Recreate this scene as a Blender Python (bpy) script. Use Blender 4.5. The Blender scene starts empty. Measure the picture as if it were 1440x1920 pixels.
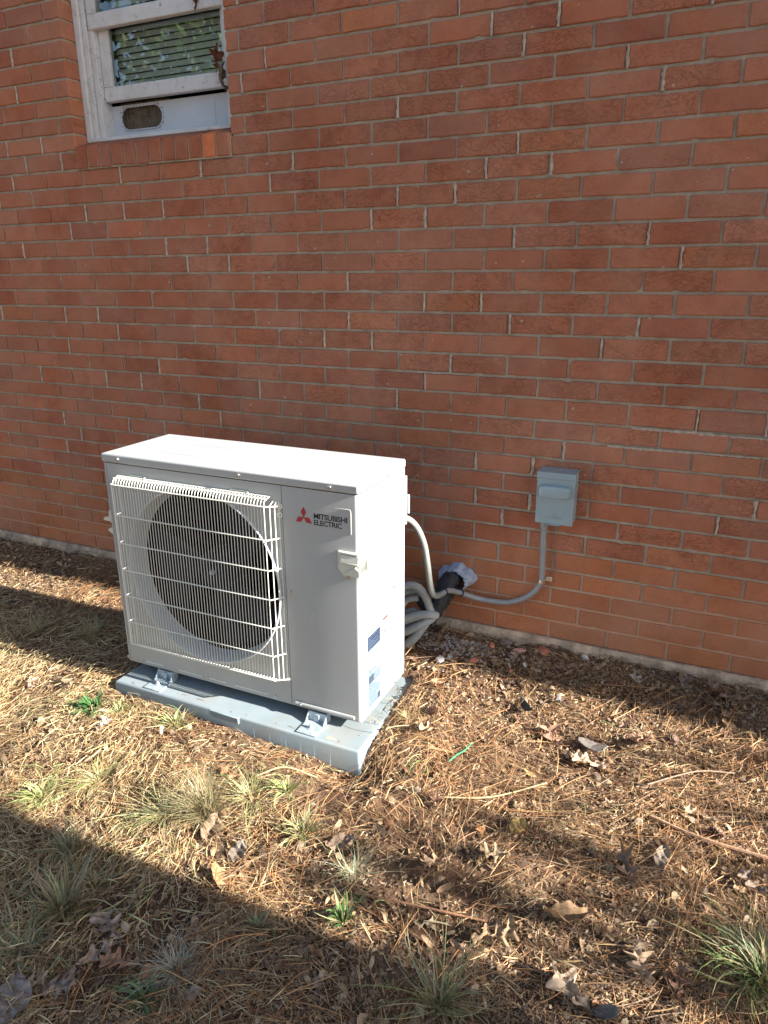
import bpy, bmesh, math, random
import numpy as np
from mathutils import Vector, Matrix
R = math.radians
rnd = random.Random(7)
rng = np.random.default_rng(11)
sc = bpy.context.scene
COL = sc.collection

# ------------------------------------------------------------------ camera
YAW, PIT, ROL, FPX = 0.43623, 0.31736, -0.0056, 1350.0
f = Vector((-math.sin(YAW)*math.cos(PIT), math.cos(YAW)*math.cos(PIT), -math.sin(PIT)))
r0 = Vector((math.cos(YAW), math.sin(YAW), 0)); u0 = r0.cross(f)
r = r0*math.cos(ROL)+u0*math.sin(ROL); u = -r0*math.sin(ROL)+u0*math.cos(ROL)
cam = bpy.data.cameras.new('camera'); camo = bpy.data.objects.new('camera', cam); COL.objects.link(camo)
camo.matrix_world = Matrix(((r.x, u.x, -f.x, 0.66313), (r.y, u.y, -f.y, -2.42213), (r.z, u.z, -f.z, 1.27535), (0, 0, 0, 1)))
cam.sensor_fit = 'VERTICAL'; cam.sensor_height = 24; cam.lens = 24*FPX/1920
cam.clip_start = 0.05; cam.clip_end = 600
sc.camera = camo
# ------------------------------------------------------------------ light
SUN_EL, SUN_AZ = R(25.0), R(1.0)          # azimuth: from +x turning towards +y
w = bpy.data.worlds.new('World'); sc.world = w; w.use_nodes = True
wn = w.node_tree.nodes; wl = w.node_tree.links
sky = wn.new('ShaderNodeTexSky'); sky.sky_type = 'NISHITA'; sky.sun_disc = False
sky.sun_elevation = SUN_EL; sky.sun_rotation = R(90)-SUN_AZ; sky.air_density = 1.0; sky.dust_density = 1.2; sky.ozone_density = 1.0
bg = wn['Background']; bg.inputs['Strength'].default_value = 0.058
wl.new(sky.outputs[0], bg.inputs[0])
sd = bpy.data.lights.new('sun', 'SUN'); sd.energy = 5.0; sd.angle = R(0.5); sd.color = (1.0, 0.955, 0.88)
so = bpy.data.objects.new('sun', sd); COL.objects.link(so)
tosun = Vector((math.cos(SUN_EL)*math.cos(SUN_AZ), math.cos(SUN_EL)*math.sin(SUN_AZ), math.sin(SUN_EL)))
so.rotation_euler = tosun.to_track_quat('Z', 'Y').to_euler(); so.location = (6, 0, 6)
sc.view_settings.view_transform = 'Standard'; sc.view_settings.look = 'None'
sc.view_settings.exposure = 2.2; sc.view_settings.gamma = 1.0
sc.cycles.max_bounces = 6; sc.cycles.diffuse_bounces = 3; sc.cycles.transparent_max_bounces = 8

# ------------------------------------------------------------------ helpers
def tag(o, label=None, cat=None, group=None, kind=None):
    if label: o['label'] = label
    if cat: o['category'] = cat
    if group: o['group'] = group
    if kind: o['kind'] = kind
    return o
def link(name, me, parent=None):
    o = bpy.data.objects.new(name, me); COL.objects.link(o)
    if parent is not None:
        o.parent = parent
        o.matrix_parent_inverse = parent.matrix_basis.inverted()
    return o
def empty(name, loc, label, cat, group=None):
    o = bpy.data.objects.new(name, None); COL.objects.link(o); o.location = loc
    return tag(o, label, cat, group)
class MB:
    def __init__(s): s.v = []; s.f = []; s.sm = []; s.c = []
    def add(s, vs, fs, smooth=False, col=None):
        b = len(s.v); s.v += [tuple(p) for p in vs]
        s.f += [tuple(b+i for i in q) for q in fs]; s.sm += [smooth]*len(fs)
        s.c += [col or (1, 1, 1, 1)]*len(vs)
    def box(s, x0, x1, y0, y1, z0, z1, bev=0.0, seg=2, smooth=False):
        bm = bmesh.new(); bmesh.ops.create_cube(bm, size=1)
        for v in bm.verts:
            v.co = Vector(((x0+x1)/2+v.co.x*(x1-x0), (y0+y1)/2+v.co.y*(y1-y0), (z0+z1)/2+v.co.z*(z1-z0)))
        if bev > 0: bmesh.ops.bevel(bm, geom=bm.edges[:], offset=bev, segments=seg, affect='EDGES', profile=0.5)
        s.bm(bm, bev > 0)
    def bm(s, bm, smooth=False):
        bm.verts.index_update()
        bm.normal_update(); fl = [smooth and max(abs(q.normal.x), abs(q.normal.y), abs(q.normal.z)) < .9995 for q in bm.faces]; k0 = len(s.sm)
        s.add([v.co[:] for v in bm.verts], [[v.index for v in q.verts] for q in bm.faces], smooth); s.sm[k0:] = fl; bm.free()
    def tube(s, pts, rad, n=8, cap=True, col=None, smooth=True, ripple=0, bump=None):
        pts = [Vector(p) for p in pts]; m = len(pts)
        rads = rad if isinstance(rad, (list, tuple)) else [rad]*m
        vs = []; prev = None
        for i, p in enumerate(pts):
            t = (pts[min(i+1, m-1)]-pts[max(i-1, 0)]).normalized()
            if prev is None:
                a = Vector((0, 0, 1)) if abs(t.z) < .9 else Vector((1, 0, 0)); nn = t.cross(a).normalized()
            else:
                nn = (prev-t*prev.dot(t)).normalized()
            prev = nn; bb = t.cross(nn); rr = rads[i]
            if ripple: rr *= 1+ripple*((i % 2)*2-1)
            for k in range(n):
                a = 2*math.pi*k/n; q = rr*(1+(bump(i, k) if bump else 0))
                vs.append(p+nn*math.cos(a)*q+bb*math.sin(a)*q)
        fs = [(i*n+k, i*n+(k+1) % n, (i+1)*n+(k+1) % n, (i+1)*n+k) for i in range(m-1) for k in range(n)]
        if cap: fs += [tuple(range(n))[::-1], tuple((m-1)*n+k for k in range(n))]
        s.add(vs, fs, smooth, col)
    def lathe(s, prof, c, axis='Y', n=64, smooth=True, close=False):
        vs = []
        for rr, h in prof:
            for k in range(n):
                a = 2*math.pi*k/n
                if axis == 'Y': vs.append((c[0]+rr*math.cos(a), h, c[2]+rr*math.sin(a)))
                elif axis == 'X': vs.append((h, c[1]+rr*math.cos(a), c[2]+rr*math.sin(a)))
                else: vs.append((c[0]+rr*math.cos(a), c[1]+rr*math.sin(a), h))
        m = len(prof)
        fs = [(i*n+k, i*n+(k+1) % n, (i+1)*n+(k+1) % n, (i+1)*n+k) for i in range(m-1) for k in range(n)]
        if close: fs += [tuple(range(n)), tuple((m-1)*n+k for k in range(n))[::-1]]
        s.add(vs, fs, smooth)
    def prism(s, poly, y0, y1, plane='XZ', smooth=False):
        n = len(poly)
        if plane == 'XZ': vs = [(a, y0, b) for a, b in poly]+[(a, y1, b) for a, b in poly]
        elif plane == 'YZ': vs = [(y0, a, b) for a, b in poly]+[(y1, a, b) for a, b in poly]
        else: vs = [(a, b, y0) for a, b in poly]+[(a, b, y1) for a, b in poly]
        s.add(vs, [tuple(range(n)), tuple(range(2*n-1, n-1, -1))]+[(i, i+n, (i+1) % n+n, (i+1) % n) for i in range(n)], smooth)
    def build(s, name, m, parent=None, col=False, angle=None):
        me = bpy.data.meshes.new(name); me.from_pydata(s.v, [], s.f)
        me.polygons.foreach_set('use_smooth', s.sm)
        if col:
            a = me.color_attributes.new('Col', 'FLOAT_COLOR', 'POINT')
            a.data.foreach_set('color', np.array(s.c, dtype=np.float32).ravel())
        me.materials.append(m)
        bm = bmesh.new(); bm.from_mesh(me); bmesh.ops.recalc_face_normals(bm, faces=bm.faces[:]); bm.to_mesh(me); bm.free()
        if any(s.sm):
            me.set_sharp_from_angle(angle=angle or R(40)); me.polygons.foreach_set('use_smooth', s.sm)
        me.update()
        return link(name, me, parent)
def catmull(pts, k=6):
    P = [Vector(p) for p in pts]; P = [2*P[0]-P[1]]+P+[2*P[-1]-P[-2]]; out = []
    for i in range(1, len(P)-2):
        for j in range(k):
            t = j/k; a, b, c, d = P[i-1], P[i], P[i+1], P[i+2]
            out.append(.5*((2*b)+(c-a)*t+(2*a-5*b+4*c-d)*t*t+(3*b-a-3*c+d)*t**3))
    out.append(P[-2]); return out

# ------------------------------------------------------------------ materials
def mat(name, base=(.5, .5, .5), rough=.6, metal=0.0, spec=.5):
    m = bpy.data.materials.new(name); m.use_nodes = True
    b = m.node_tree.nodes['Principled BSDF']
    b.inputs['Base Color'].default_value = (*base, 1); b.inputs['Roughness'].default_value = rough
    b.inputs['Metallic'].default_value = metal; b.inputs['Specular IOR Level'].default_value = spec
    return m
class NT:
    def __init__(s, m): s.m = m; s.t = m.node_tree; s.b = s.t.nodes['Principled BSDF']; s.co = s.n('ShaderNodeTexCoord').outputs['Object']
    def n(s, t, **k):
        x = s.t.nodes.new(t)
        for a, v in k.items(): setattr(x, a, v)
        return x
    def l(s, a, b): s.t.links.new(a, b)
    def noise(s, scale, detail=4, rough=.55, vec=None, dist=0):
        x = s.n('ShaderNodeTexNoise'); x.inputs['Scale'].default_value = scale; x.inputs['Detail'].default_value = detail
        x.inputs['Roughness'].default_value = rough; x.inputs['Distortion'].default_value = dist
        s.l(vec or s.co, x.inputs['Vector']); return x.outputs['Fac']
    def map(s, sc_, vec=None, loc=(0, 0, 0)):
        x = s.n('ShaderNodeMapping'); x.inputs['Scale'].default_value = sc_; x.inputs['Location'].default_value = loc
        s.l(vec or s.co, x.inputs['Vector']); return x.outputs[0]
    def ramp(s, fac, stops):
        x = s.n('ShaderNodeValToRGB'); e = x.color_ramp.elements
        while len(e) < len(stops): e.new(.5)
        for i, (p, c) in enumerate(stops):
            e[i].position = p; e[i].color = (*c, 1) if isinstance(c, tuple) else (c, c, c, 1)
        s.l(fac, x.inputs[0]); return x.outputs[0]
    def mix(s, fac, a, b, mode='MIX'):
        x = s.n('ShaderNodeMix', data_type='RGBA', blend_type=mode)
        for v, i in ((fac, 0), (a, 6), (b, 7)):
            if isinstance(v, (int, float)): x.inputs[i].default_value = v
            elif isinstance(v, tuple): x.inputs[i].default_value = (*v, 1)
            else: s.l(v, x.inputs[i])
        return x.outputs[2]
    def math(s, op, a, b=0.0):
        x = s.n('ShaderNodeMath', operation=op)
        for v, i in ((a, 0), (b, 1)):
            if isinstance(v, (int, float)): x.inputs[i].default_value = v
            else: s.l(v, x.inputs[i])
        return x.outputs[0]
    def attr(s, name='Col'):
        x = s.n('ShaderNodeAttribute'); x.attribute_name = name; return x
    def bump(s, h, strength=.5, dist=.002, prev=None):
        x = s.n('ShaderNodeBump'); x.inputs['Strength'].default_value = strength; x.inputs['Distance'].default_value = dist
        s.l(h, x.inputs['Height'])
        if prev: s.l(prev, x.inputs['Normal'])
        return x.outputs[0]
    def base(s, c): s.l(c, s.b.inputs['Base Color'])
    def nrm(s, c): s.l(c, s.b.inputs['Normal'])
def noisy(name, base, rough=.5, var=.15, scale=30, bump=.1, bd=.001, metal=0., spec=.5, scale2=None):
    m = mat(name, base, rough, metal, spec); t = NT(m)
    lo = tuple(c*(1-var) for c in base); hi = tuple(min(1, c*(1+var)) for c in base)
    t.base(t.ramp(t.noise(scale, 5), [(.3, lo), (.7, hi)]))
    if bump: t.nrm(t.bump(t.noise(scale2 or scale*8, 3), bump, bd))
    return m

def brick_mat():
    m = mat('brick', rough=.88, spec=.25); t = NT(m); a = t.attr(); c = a.outputs['Color']; crackmask = a.outputs['Alpha']
    c = t.mix(.5, c, t.ramp(t.noise(16, 6, .65), [(.25, (.52, .48, .5)), (.5, (1, 1, 1)), (.8, (1.4, 1.22, 1.1))]), 'MULTIPLY')
    c = t.mix(.5, c, t.ramp(t.noise(140, 4, .7), [(.3, (.6, .6, .62)), (.55, (1.05, 1, 1)), (.8, (1.35, 1.25, 1.2))]), 'MULTIPLY')
    # bark-like wrinkles of wire-cut brick
    nz = t.n('ShaderNodeTexNoise'); nz.inputs['Scale'].default_value = 38; nz.inputs['Detail'].default_value = 4; t.l(t.co, nz.inputs['Vector'])
    dv = t.n('ShaderNodeVectorMath', operation='SCALE'); t.l(nz.outputs['Color'], dv.inputs[0]); dv.inputs['Scale'].default_value = .045
    ad = t.n('ShaderNodeVectorMath', operation='ADD'); t.l(t.co, ad.inputs[0]); t.l(dv.outputs[0], ad.inputs[1])
    vo = t.n('ShaderNodeTexVoronoi', feature='DISTANCE_TO_EDGE'); vo.inputs['Scale'].default_value = 1.0; t.l(t.map((40, 10, 95), ad.outputs[0]), vo.inputs['Vector'])
    thr = t.ramp(vo.outputs['Distance'], [(0.0, 1.0), (.10, 0.0)])
    msk = t.math('MULTIPLY', t.ramp(t.noise(22, 3), [(.36, 0.0), (.52, 1.0)]), crackmask)
    cr = t.math('MULTIPLY', thr, msk)
    c = t.mix(t.math('MULTIPLY', cr, .5), c, (.12, .045, .03))
    # scattered pale specks and dusty streaks
    sp = t.ramp(t.noise(230, 2, .5), [(.70, 0.0), (.76, 1.0)])
    c = t.mix(t.math('MULTIPLY', sp, .45), c, (.62, .40, .28))
    st = t.ramp(t.noise(1.0, 3, .6, t.map((260, 20, 90), loc=(3, 0, 7))), [(.69, 0.0), (.78, 1.0)])
    c = t.mix(t.math('MULTIPLY', st, t.math('ADD', t.math('MULTIPLY', crackmask, .30), .12)), c, (.62, .42, .30))
    # broad pale dusty bloom
    bl = t.ramp(t.noise(3.5, 5, .6), [(.38, 0.0), (.70, .50)])
    c = t.mix(bl, c, (.42, .225, .155))
    c = t.mix(.8, c, t.ramp(t.noise(1.6, 5, .6), [(.3, (.86, .85, .84)), (.5, (1, 1, 1)), (.72, (1.12, 1.1, 1.08))]), 'MULTIPLY')
    t.base(c)
    h = t.math('SUBTRACT', t.noise(120, 5, .6), t.math('MULTIPLY', cr, 1.6))
    nr = t.bump(h, .65, .0016); nr = t.bump(t.noise(25, 3), .5, .003, nr); t.nrm(nr)
    return m
def mortar_mat():
    m = mat('mortar', rough=.95, spec=.15); t = NT(m)
    c = t.ramp(t.noise(14, 6, .65), [(.25, (.24, .185, .135)), (.5, (.37, .295, .225)), (.75, (.46, .37, .285))])
    # clay dust soaked into the lowest joints
    sx = t.n('ShaderNodeSeparateXYZ'); t.l(t.co, sx.inputs[0])
    g = t.math('ADD', t.math('MULTIPLY', sx.outputs[2], -2.2), t.math('ADD', t.math('MULTIPLY', t.noise(2.2, 4), 1.1), .42))
    c = t.mix(t.ramp(g, [(.3, 0.0), (.75, .9)]), c, (.52, .295, .19))
    t.base(c); t.nrm(t.bump(t.noise(160, 4, .7), .8, .0025, t.bump(t.noise(40, 3), .7, .004)))
    return m
M = {}
M['brick'] = brick_mat(); M['mortar'] = mortar_mat()
M['smear'] = noisy('mortar_smear', (.40, .325, .26), .95, .3, 60, .8, .002)
M['concrete'] = noisy('foundation_concrete', (.40, .29, .205), .95, .5, 16, 1, .008, scale2=60)
M['soil'] = mat('soil', rough=1, spec=.1)
t = NT(M['soil'])
c = t.ramp(t.noise(6, 6, .6), [(.3, (.085, .047, .028)), (.5, (.145, .086, .053)), (.7, (.22, .145, .092))])
c = t.mix(.6, c, t.ramp(t.noise(90, 5, .7), [(.3, (.45, .42, .4)), (.55, (1, 1, 1)), (.8, (1.7, 1.6, 1.5))]), 'MULTIPLY')
t.base(c); t.nrm(t.bump(t.noise(150, 4, .7), 1, .006, t.bump(t.noise(35, 4), 1, .012)))
def col_mat(name, rough=.8, var=.25, scale=120, trans=0.0, spec=.2, bump=0.0):
    m = mat(name, rough=rough, spec=spec); t = NT(m)
    a = t.attr().outputs['Color']
    c = t.mix(1.0, a, t.ramp(t.noise(scale, 3), [(.3, (1-var,)*3), (.7, (1+var,)*3)]), 'MULTIPLY')
    t.base(c)
    if bump: t.nrm(t.bump(t.noise(scale*1.5, 3), bump, .002))
    if trans:
        tr = t.n('ShaderNodeBsdfTranslucent'); t.l(c, tr.inputs[0]); mx = t.n('ShaderNodeMixShader'); mx.inputs[0].default_value = trans
        t.l(t.b.outputs[0], mx.inputs[1]); t.l(tr.outputs[0], mx.inputs[2]); t.l(mx.outputs[0], t.t.nodes['Material Output'].inputs[0])
    return m
M['litter'] = col_mat('plant_litter', .62, .22, 90, .12, .3)
M['leafc'] = col_mat('dry_leaf', .7, .3, 55, .15, .25, .3)
M['green'] = col_mat('green_blade', .5, .2, 60, .25, .35)
M['stone'] = col_mat('stone', .85, .3, 90, 0, .3, .5)
M['paint'] = noisy('ivory_paint', (.365, .375, .375), .42, .03, 3, .08, .0006, spec=.45, scale2=500)
M['guard'] = mat('guard_wire_paint', (.66, .65, .58), .38, spec=.5)
M['shroud'] = mat('shroud_plastic', (.50, .51, .53), .45)
M['fan'] = noisy('fan_plastic', (.010, .010, .017), .6, .2, 20, 0, spec=.12)
M['coil'] = mat('coil_and_liner_black', (.003, .003, .004), .8, spec=.03)
M['plast'] = mat('handle_plastic', (.58, .575, .50), .45)
M['screw'] = mat('screw_metal', (.55, .55, .55), .35, 1.0)
M['galv'] = noisy('galvanized_steel', (.36, .42, .46), .45, .2, 60, .15, .0008, metal=.35)
M['red'] = mat('emblem_red', (.36, .022, .035), .5)
M['ink'] = mat('lettering_black', (.015, .015, .018), .5)
M['pad'] = noisy('pad_plastic', (.215, .258, .277), .55, .10, 9, .3, .0008, spec=.4, scale2=220)
t = NT(M['pad']); _c = M['pad'].node_tree.nodes['Principled BSDF'].inputs['Base Color'].links[0].from_socket
t.base(t.mix(t.ramp(t.noise(7, 6, .65), [(.48, 0.0), (.75, .5)]), _c, (.27, .22, .16)))
t = NT(M['paint']); _c = M['paint'].node_tree.nodes['Principled BSDF'].inputs['Base Color'].links[0].from_socket
_x = t.n('ShaderNodeSeparateXYZ'); t.l(t.co, _x.inputs[0])
_g = t.math('ADD', t.math('MULTIPLY', _x.outputs[2], -2.4), t.math('MULTIPLY', t.noise(24, 6, .7), .55))
t.base(t.mix(t.ramp(_g, [(.17, 0.0), (.60, .35)]), _c, (.25, .18, .12)))
M['boxp'] = noisy('grey_enamel', (.25, .325, .36), .28, .06, 18, .05, .0005, spec=.55)
M['condu'] = noisy('grey_pvc', (.24, .25, .265), .45, .08, 30, .05, .0005)
M['whip'] = noisy('flexible_conduit_grey', (.21, .22, .205), .5, .06, 30, 0)
M['foamp'] = noisy('pipe_insulation', (.33, .35, .345), .8, .12, 18, .4, .002, scale2=70)
M['black'] = noisy('black_insulation', (.020, .021, .026), .75, .3, 30, .6, .003, scale2=60)
M['putty'] = noisy('duct_seal_putty', (.33, .37, .46), .85, .25, 40, 1, .006, scale2=80)
M['vinyl'] = noisy('window_frame_paint', (.60, .60, .60), .6, .10, 14, .2, .001, scale2=90)
t = NT(M['vinyl']); _c = M['vinyl'].node_tree.nodes['Principled BSDF'].inputs['Base Color'].links[0].from_socket
t.base(t.mix(t.ramp(t.noise(38, 6, .7), [(.56, 0.0), (.70, .7)]), _c, (.30, .25, .20)))
M['ventb'] = noisy('vent_board', (.52, .55, .60), .6, .06, 8, 0)
M['blind'] = mat('blind_slat', (.80, .83, .74), .6)
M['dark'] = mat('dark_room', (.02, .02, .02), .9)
M['rust'] = noisy('mesh_wire', (.10, .085, .07), .7, .3, 60, 0)
M['silver'] = mat('strap_steel', (.72, .72, .72), .3, 1)
M['bark'] = noisy('bark', (.11, .07, .045), .95, .5, 14, 1, .02, scale2=20)
M['roof'] = noisy('roof_shingle', (.12, .11, .10), .95, .3, 20, .5, .01)
M['wire'] = mat('green_wire', (.03, .30, .13), .45)
g = mat('window_glass', (1, 1, 1), .0); M['glass'] = g
tn = g.node_tree; b = tn.nodes['Principled BSDF']; b.inputs['IOR'].default_value = 1.75
b.inputs['Transmission Weight'].default_value = 1.0; b.inputs['Base Color'].default_value = (.88, .93, .9, 1)
M['inner'] = mat('label_paper', (.62, .64, .66), .5)

# ------------------------------------------------------------------ ground height
def vnoise(x, y, s, seed=0):
    x = np.asarray(x, float)*s; y = np.asarray(y, float)*s
    xi = np.floor(x).astype(int); yi = np.floor(y).astype(int); fx = x-xi; fy = y-yi
    fx = fx*fx*(3-2*fx); fy = fy*fy*(3-2*fy)
    def hsh(a, b_):
        n = (a*374761393+b_*668265263+seed*974634777) & 0x7fffffff
        n = ((n ^ (n >> 13))*1274126177) & 0x7fffffff
        return ((n ^ (n >> 16)) & 0xffff)/65535.
    return (hsh(xi, yi)*(1-fx)+hsh(xi+1, yi)*fx)*(1-fy)+(hsh(xi, yi+1)*(1-fx)+hsh(xi+1, yi+1)*fx)*fy-.5
PX0, PX1, PY0, PY1, PZ = -1.152, -.182, -.797, -.337, -.085
def gh(x, y):
    x = np.asarray(x, float); y = np.asarray(y, float)
    h = np.interp(y, [-60, -6, -3, -1.3, -.8, -.35, 0, 1], [-.6, -.28, -.2, -.15, -.12, -.080, -.034, -.03])
    h = h-.016*np.exp(-((y+.85)/.07)**2)*((x > -1.25) & (x < -.1))
    h = h-.045*np.exp(-(((x+.20)/.16)**2+((y+.83)/.07)**2))-.014*np.exp(-(((x+.6)/.3)**2+((y+.82)/.05)**2))
    h = h+.022*np.exp(-(((x+.06)/.10)**2+((y+.5)/.22)**2))
    h = h+.016*vnoise(x, y, 3.1, 1)+.010*vnoise(x, y, 9, 2)+.006*vnoise(x, y, 26, 3)
    return h
# ground sheet
xs = np.concatenate([np.linspace(-90, -4.4, 20), np.arange(-4.2, 2.6, .0125), np.linspace(2.8, 90, 20)])
ys = np.concatenate([np.linspace(-90, -3.2, 20), np.arange(-3.0, .06, .0125), np.linspace(.1, 90, 14)])
X, Y = np.meshgrid(xs, ys); Z = gh(X, Y)
near = (X > -4.3) & (X < 2.7) & (Y > -3.1)
Z = Z+np.where(near, .006*vnoise(X, Y, 75, 5)+.007*vnoise(X, Y, 41, 6), 0)
# the pad sits in the ground: keep soil out of its top
inpad = (X > PX0+.015) & (X < PX1-.015) & (Y > PY0+.015) & (Y < PY1-.015)
Z = np.where(inpad, -.19, Z)
ny, nx = X.shape
me = bpy.data.meshes.new('ground'); V = np.stack([X, Y, Z], -1).reshape(-1, 3)
idx = np.arange(nx*ny).reshape(ny, nx)
F = np.stack([idx[:-1, :-1], idx[:-1, 1:], idx[1:, 1:], idx[1:, :-1]], -1).reshape(-1, 4)
def np_mesh(name, V, F, cols=None, smooth=True):
    me = bpy.data.meshes.new(name); n = len(V); k = F.shape[1]
    me.vertices.add(n); me.vertices.foreach_set('co', V.astype(np.float32).ravel())
    me.loops.add(F.size); me.loops.foreach_set('vertex_index', F.astype(np.int32).ravel())
    me.polygons.add(len(F)); me.polygons.foreach_set('loop_start', np.arange(0, F.size, k, dtype=np.int32))
    me.polygons.foreach_set('use_smooth', np.full(len(F), smooth))
    if cols is not None:
        a = me.color_attributes.new('Col', 'FLOAT_COLOR', 'POINT'); c4 = np.ones((n, 4), np.float32); c4[:, :3] = cols
        a.data.foreach_set('color', c4.ravel())
    me.update(calc_edges=True); me.validate(); return me
me = np_mesh('ground', V, F); me.materials.append(M['soil'])
tag(link('ground', me), kind='structure')

# ------------------------------------------------------------------ building
bld = empty('brick_building', (0, 0, 0), 'red brick building wall with pale mortar, a white framed window at upper left', 'building')
L_, H_ = .2032, .0677
bedz = [0.0, 0.0655, 0.1324, 0.1985, 0.2665, 0.3391, 0.4084, 0.4755, 0.5412, 0.6065, 0.6737, 0.7401, 0.8047, 0.8793, 0.9459, 1.0145, 1.0851, 1.1525, 1.2207, 1.2886, 1.3558, 1.4249, 1.4959, 1.5641, 1.6311, 1.6955, 1.7644, 1.8292, 1.8942, 1.9594]
while len(bedz) < 46: bedz.append(bedz[-1]+H_)
OX0, OX1, OZ0, OZ1 = -1.845, -1.074, 1.693, 2.75
TOPZ = bedz[-1]
bk = MB(); sm = MB()
pal = [((.345, .118, .060), 6), ((.360, .127, .066), 5), ((.325, .108, .055), 4), ((.360, .138, .078), 2), ((.295, .098, .054), 1.2), ((.325, .122, .070), 1.5), ((.375, .135, .062), 1.0)]
def brick(x0, x1, z0, z1, k, detail=True, col=None, y=0.0):
    c0 = col or rnd.choices([p[0] for p in pal], [p[1] for p in pal])[0]
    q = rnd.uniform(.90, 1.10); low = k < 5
    if low and not col: c0 = tuple(.55*a+.45*b_ for a, b_ in zip(c0, (.33, .118, .048)))  # lowest courses: browner brick, with warm bounce light from the ground put into the colour
    left = min(1, max(0, (-1.2-x0)/1.2))
    cm = 0 if low else rnd.choice([0, .25, .6, 1, 1])*(1-.75*left)
    lf = 1.10 if low else 1.0  # lowest courses also brightened for that bounce light
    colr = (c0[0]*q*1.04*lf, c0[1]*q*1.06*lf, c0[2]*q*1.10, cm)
    if not detail:
        bk.add([(x0, y, z0), (x1, y, z0), (x1, y, z1), (x0, y, z1), (x0, y+.09, z0), (x1, y+.09, z0), (x1, y+.09, z1), (x0, y+.09, z1)],
               [(0, 1, 2, 3), (0, 4, 5, 1), (1, 5, 6, 2), (2, 6, 7, 3), (3, 7, 4, 0)], False, colr); return
    nl = max(3, int((x1-x0)/.018)); nh = 4; P = []
    for i in range(nl): P.append((x0+(x1-x0)*i/nl, z0, 0, -1))
    for i in range(nh): P.append((x1, z0+(z1-z0)*i/nh, 1, 0))
    for i in range(nl): P.append((x1-(x1-x0)*i/nl, z1, 0, 1))
    for i in range(nh): P.append((x0, z1-(z1-z0)*i/nh, -1, 0))
    n = len(P); cx, cz = (x0+x1)/2, (z0+z1)/2; y = y+rnd.uniform(-.0012, .0012)
    tl = rnd.uniform(-.0012, .0012)
    chip = rnd.randrange(n) if rnd.random() < .3 else -9
    rings = [[], [], []]
    for i, (px, pz, _, _) in enumerate(P):
        j = rnd.uniform(-.0011, .0009); e = j-(.0045 if abs(i-chip) < 1 else 0)
        dx = (1 if px > cx else -1) if min(abs(px-x0), abs(px-x1)) < 1e-6 else 0
        dz = (1 if pz > cz else -1) if min(abs(pz-z0), abs(pz-z1)) < 1e-6 else 0
        yt = y+tl*(px-cx)/(x1-x0)*2
        rings[0].append((px, y+.09, pz)); rings[1].append((px+dx*e, yt+.0026, pz+dz*e)); rings[2].append((px+dx*(e-.0024), yt, pz+dz*(e-.0024)))
    fs = []
    for a in range(2):
        fs += [(a*n+i, a*n+(i+1) % n, (a+1)*n+(i+1) % n, (a+1)*n+i) for i in range(n)]
    fs.append(tuple(2*n+i for i in range(n)))
    bk.add(rings[0]+rings[1]+rings[2], fs, False, colr)
J = .0092
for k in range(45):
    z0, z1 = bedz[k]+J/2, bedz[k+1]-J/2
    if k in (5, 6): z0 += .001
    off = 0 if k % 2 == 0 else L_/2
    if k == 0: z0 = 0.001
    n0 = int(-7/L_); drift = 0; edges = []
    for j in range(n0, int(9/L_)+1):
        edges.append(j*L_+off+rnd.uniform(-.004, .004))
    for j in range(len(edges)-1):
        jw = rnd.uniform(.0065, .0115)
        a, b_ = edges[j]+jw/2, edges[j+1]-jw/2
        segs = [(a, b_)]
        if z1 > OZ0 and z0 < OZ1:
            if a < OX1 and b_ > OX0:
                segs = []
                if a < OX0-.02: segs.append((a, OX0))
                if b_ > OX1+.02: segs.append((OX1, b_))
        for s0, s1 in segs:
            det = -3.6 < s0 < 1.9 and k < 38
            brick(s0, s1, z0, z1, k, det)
        # squeezed and smeared mortar at some head joints
        ex = edges[j]
        if -3.4 < ex < 1.8 and 5 < k < 37 and rnd.random() < .20 and not (OX0-.03 < ex < OX1+.03 and z1 > OZ0):
            n = 7; L1 = []; R1 = []; hw = rnd.uniform(.003, .0062); sh = rnd.uniform(-.004, .004)
            for i in range(n):
                zz = z0-.003+(z1-z0+.006)*i/(n-1)
                L1.append((ex+sh-hw*rnd.uniform(.3, 1.3), rnd.uniform(-.0018, -.0006), zz)); R1.append((ex+sh+hw*rnd.uniform(.3, 1.3), rnd.uniform(-.0018, -.0006), zz))
            vs = L1+R1+[(ex+sh, -.0035, z) for _, _, z in L1]+[(p[0], .004, p[2]) for p in L1]+[(p[0], .004, p[2]) for p in R1]
            fs = []
            for i in range(n-1):
                fs += [(i, i+1, 2*n+i+1, 2*n+i), (2*n+i, 2*n+i+1, n+i+1, n+i), (3*n+i, 3*n+i+1, i+1, i), (n+i, n+i+1, 4*n+i+1, 4*n+i)]
            sm.add(vs, fs, True)
# mortar droppings and crumbs stuck on the face
for _ in range(240):
    x = rnd.uniform(-1.9, 1.5); z = rnd.uniform(.45, 2.2); s = rnd.uniform(.0015, .0045)
    if OX0 < x < OX1 and z > 1.69: continue
    pts = []
    n = 7
    for i in range(n):
        a = 2*math.pi*i/n; q = s*rnd.uniform(.6, 1.3); pts.append((x+q*math.cos(a)*1.2, -.0004, z+q*math.sin(a)))
    sm.add(pts+[(x, -.0028, z)], [(i, (i+1) % n, n) for i in range(n)], True)
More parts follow.
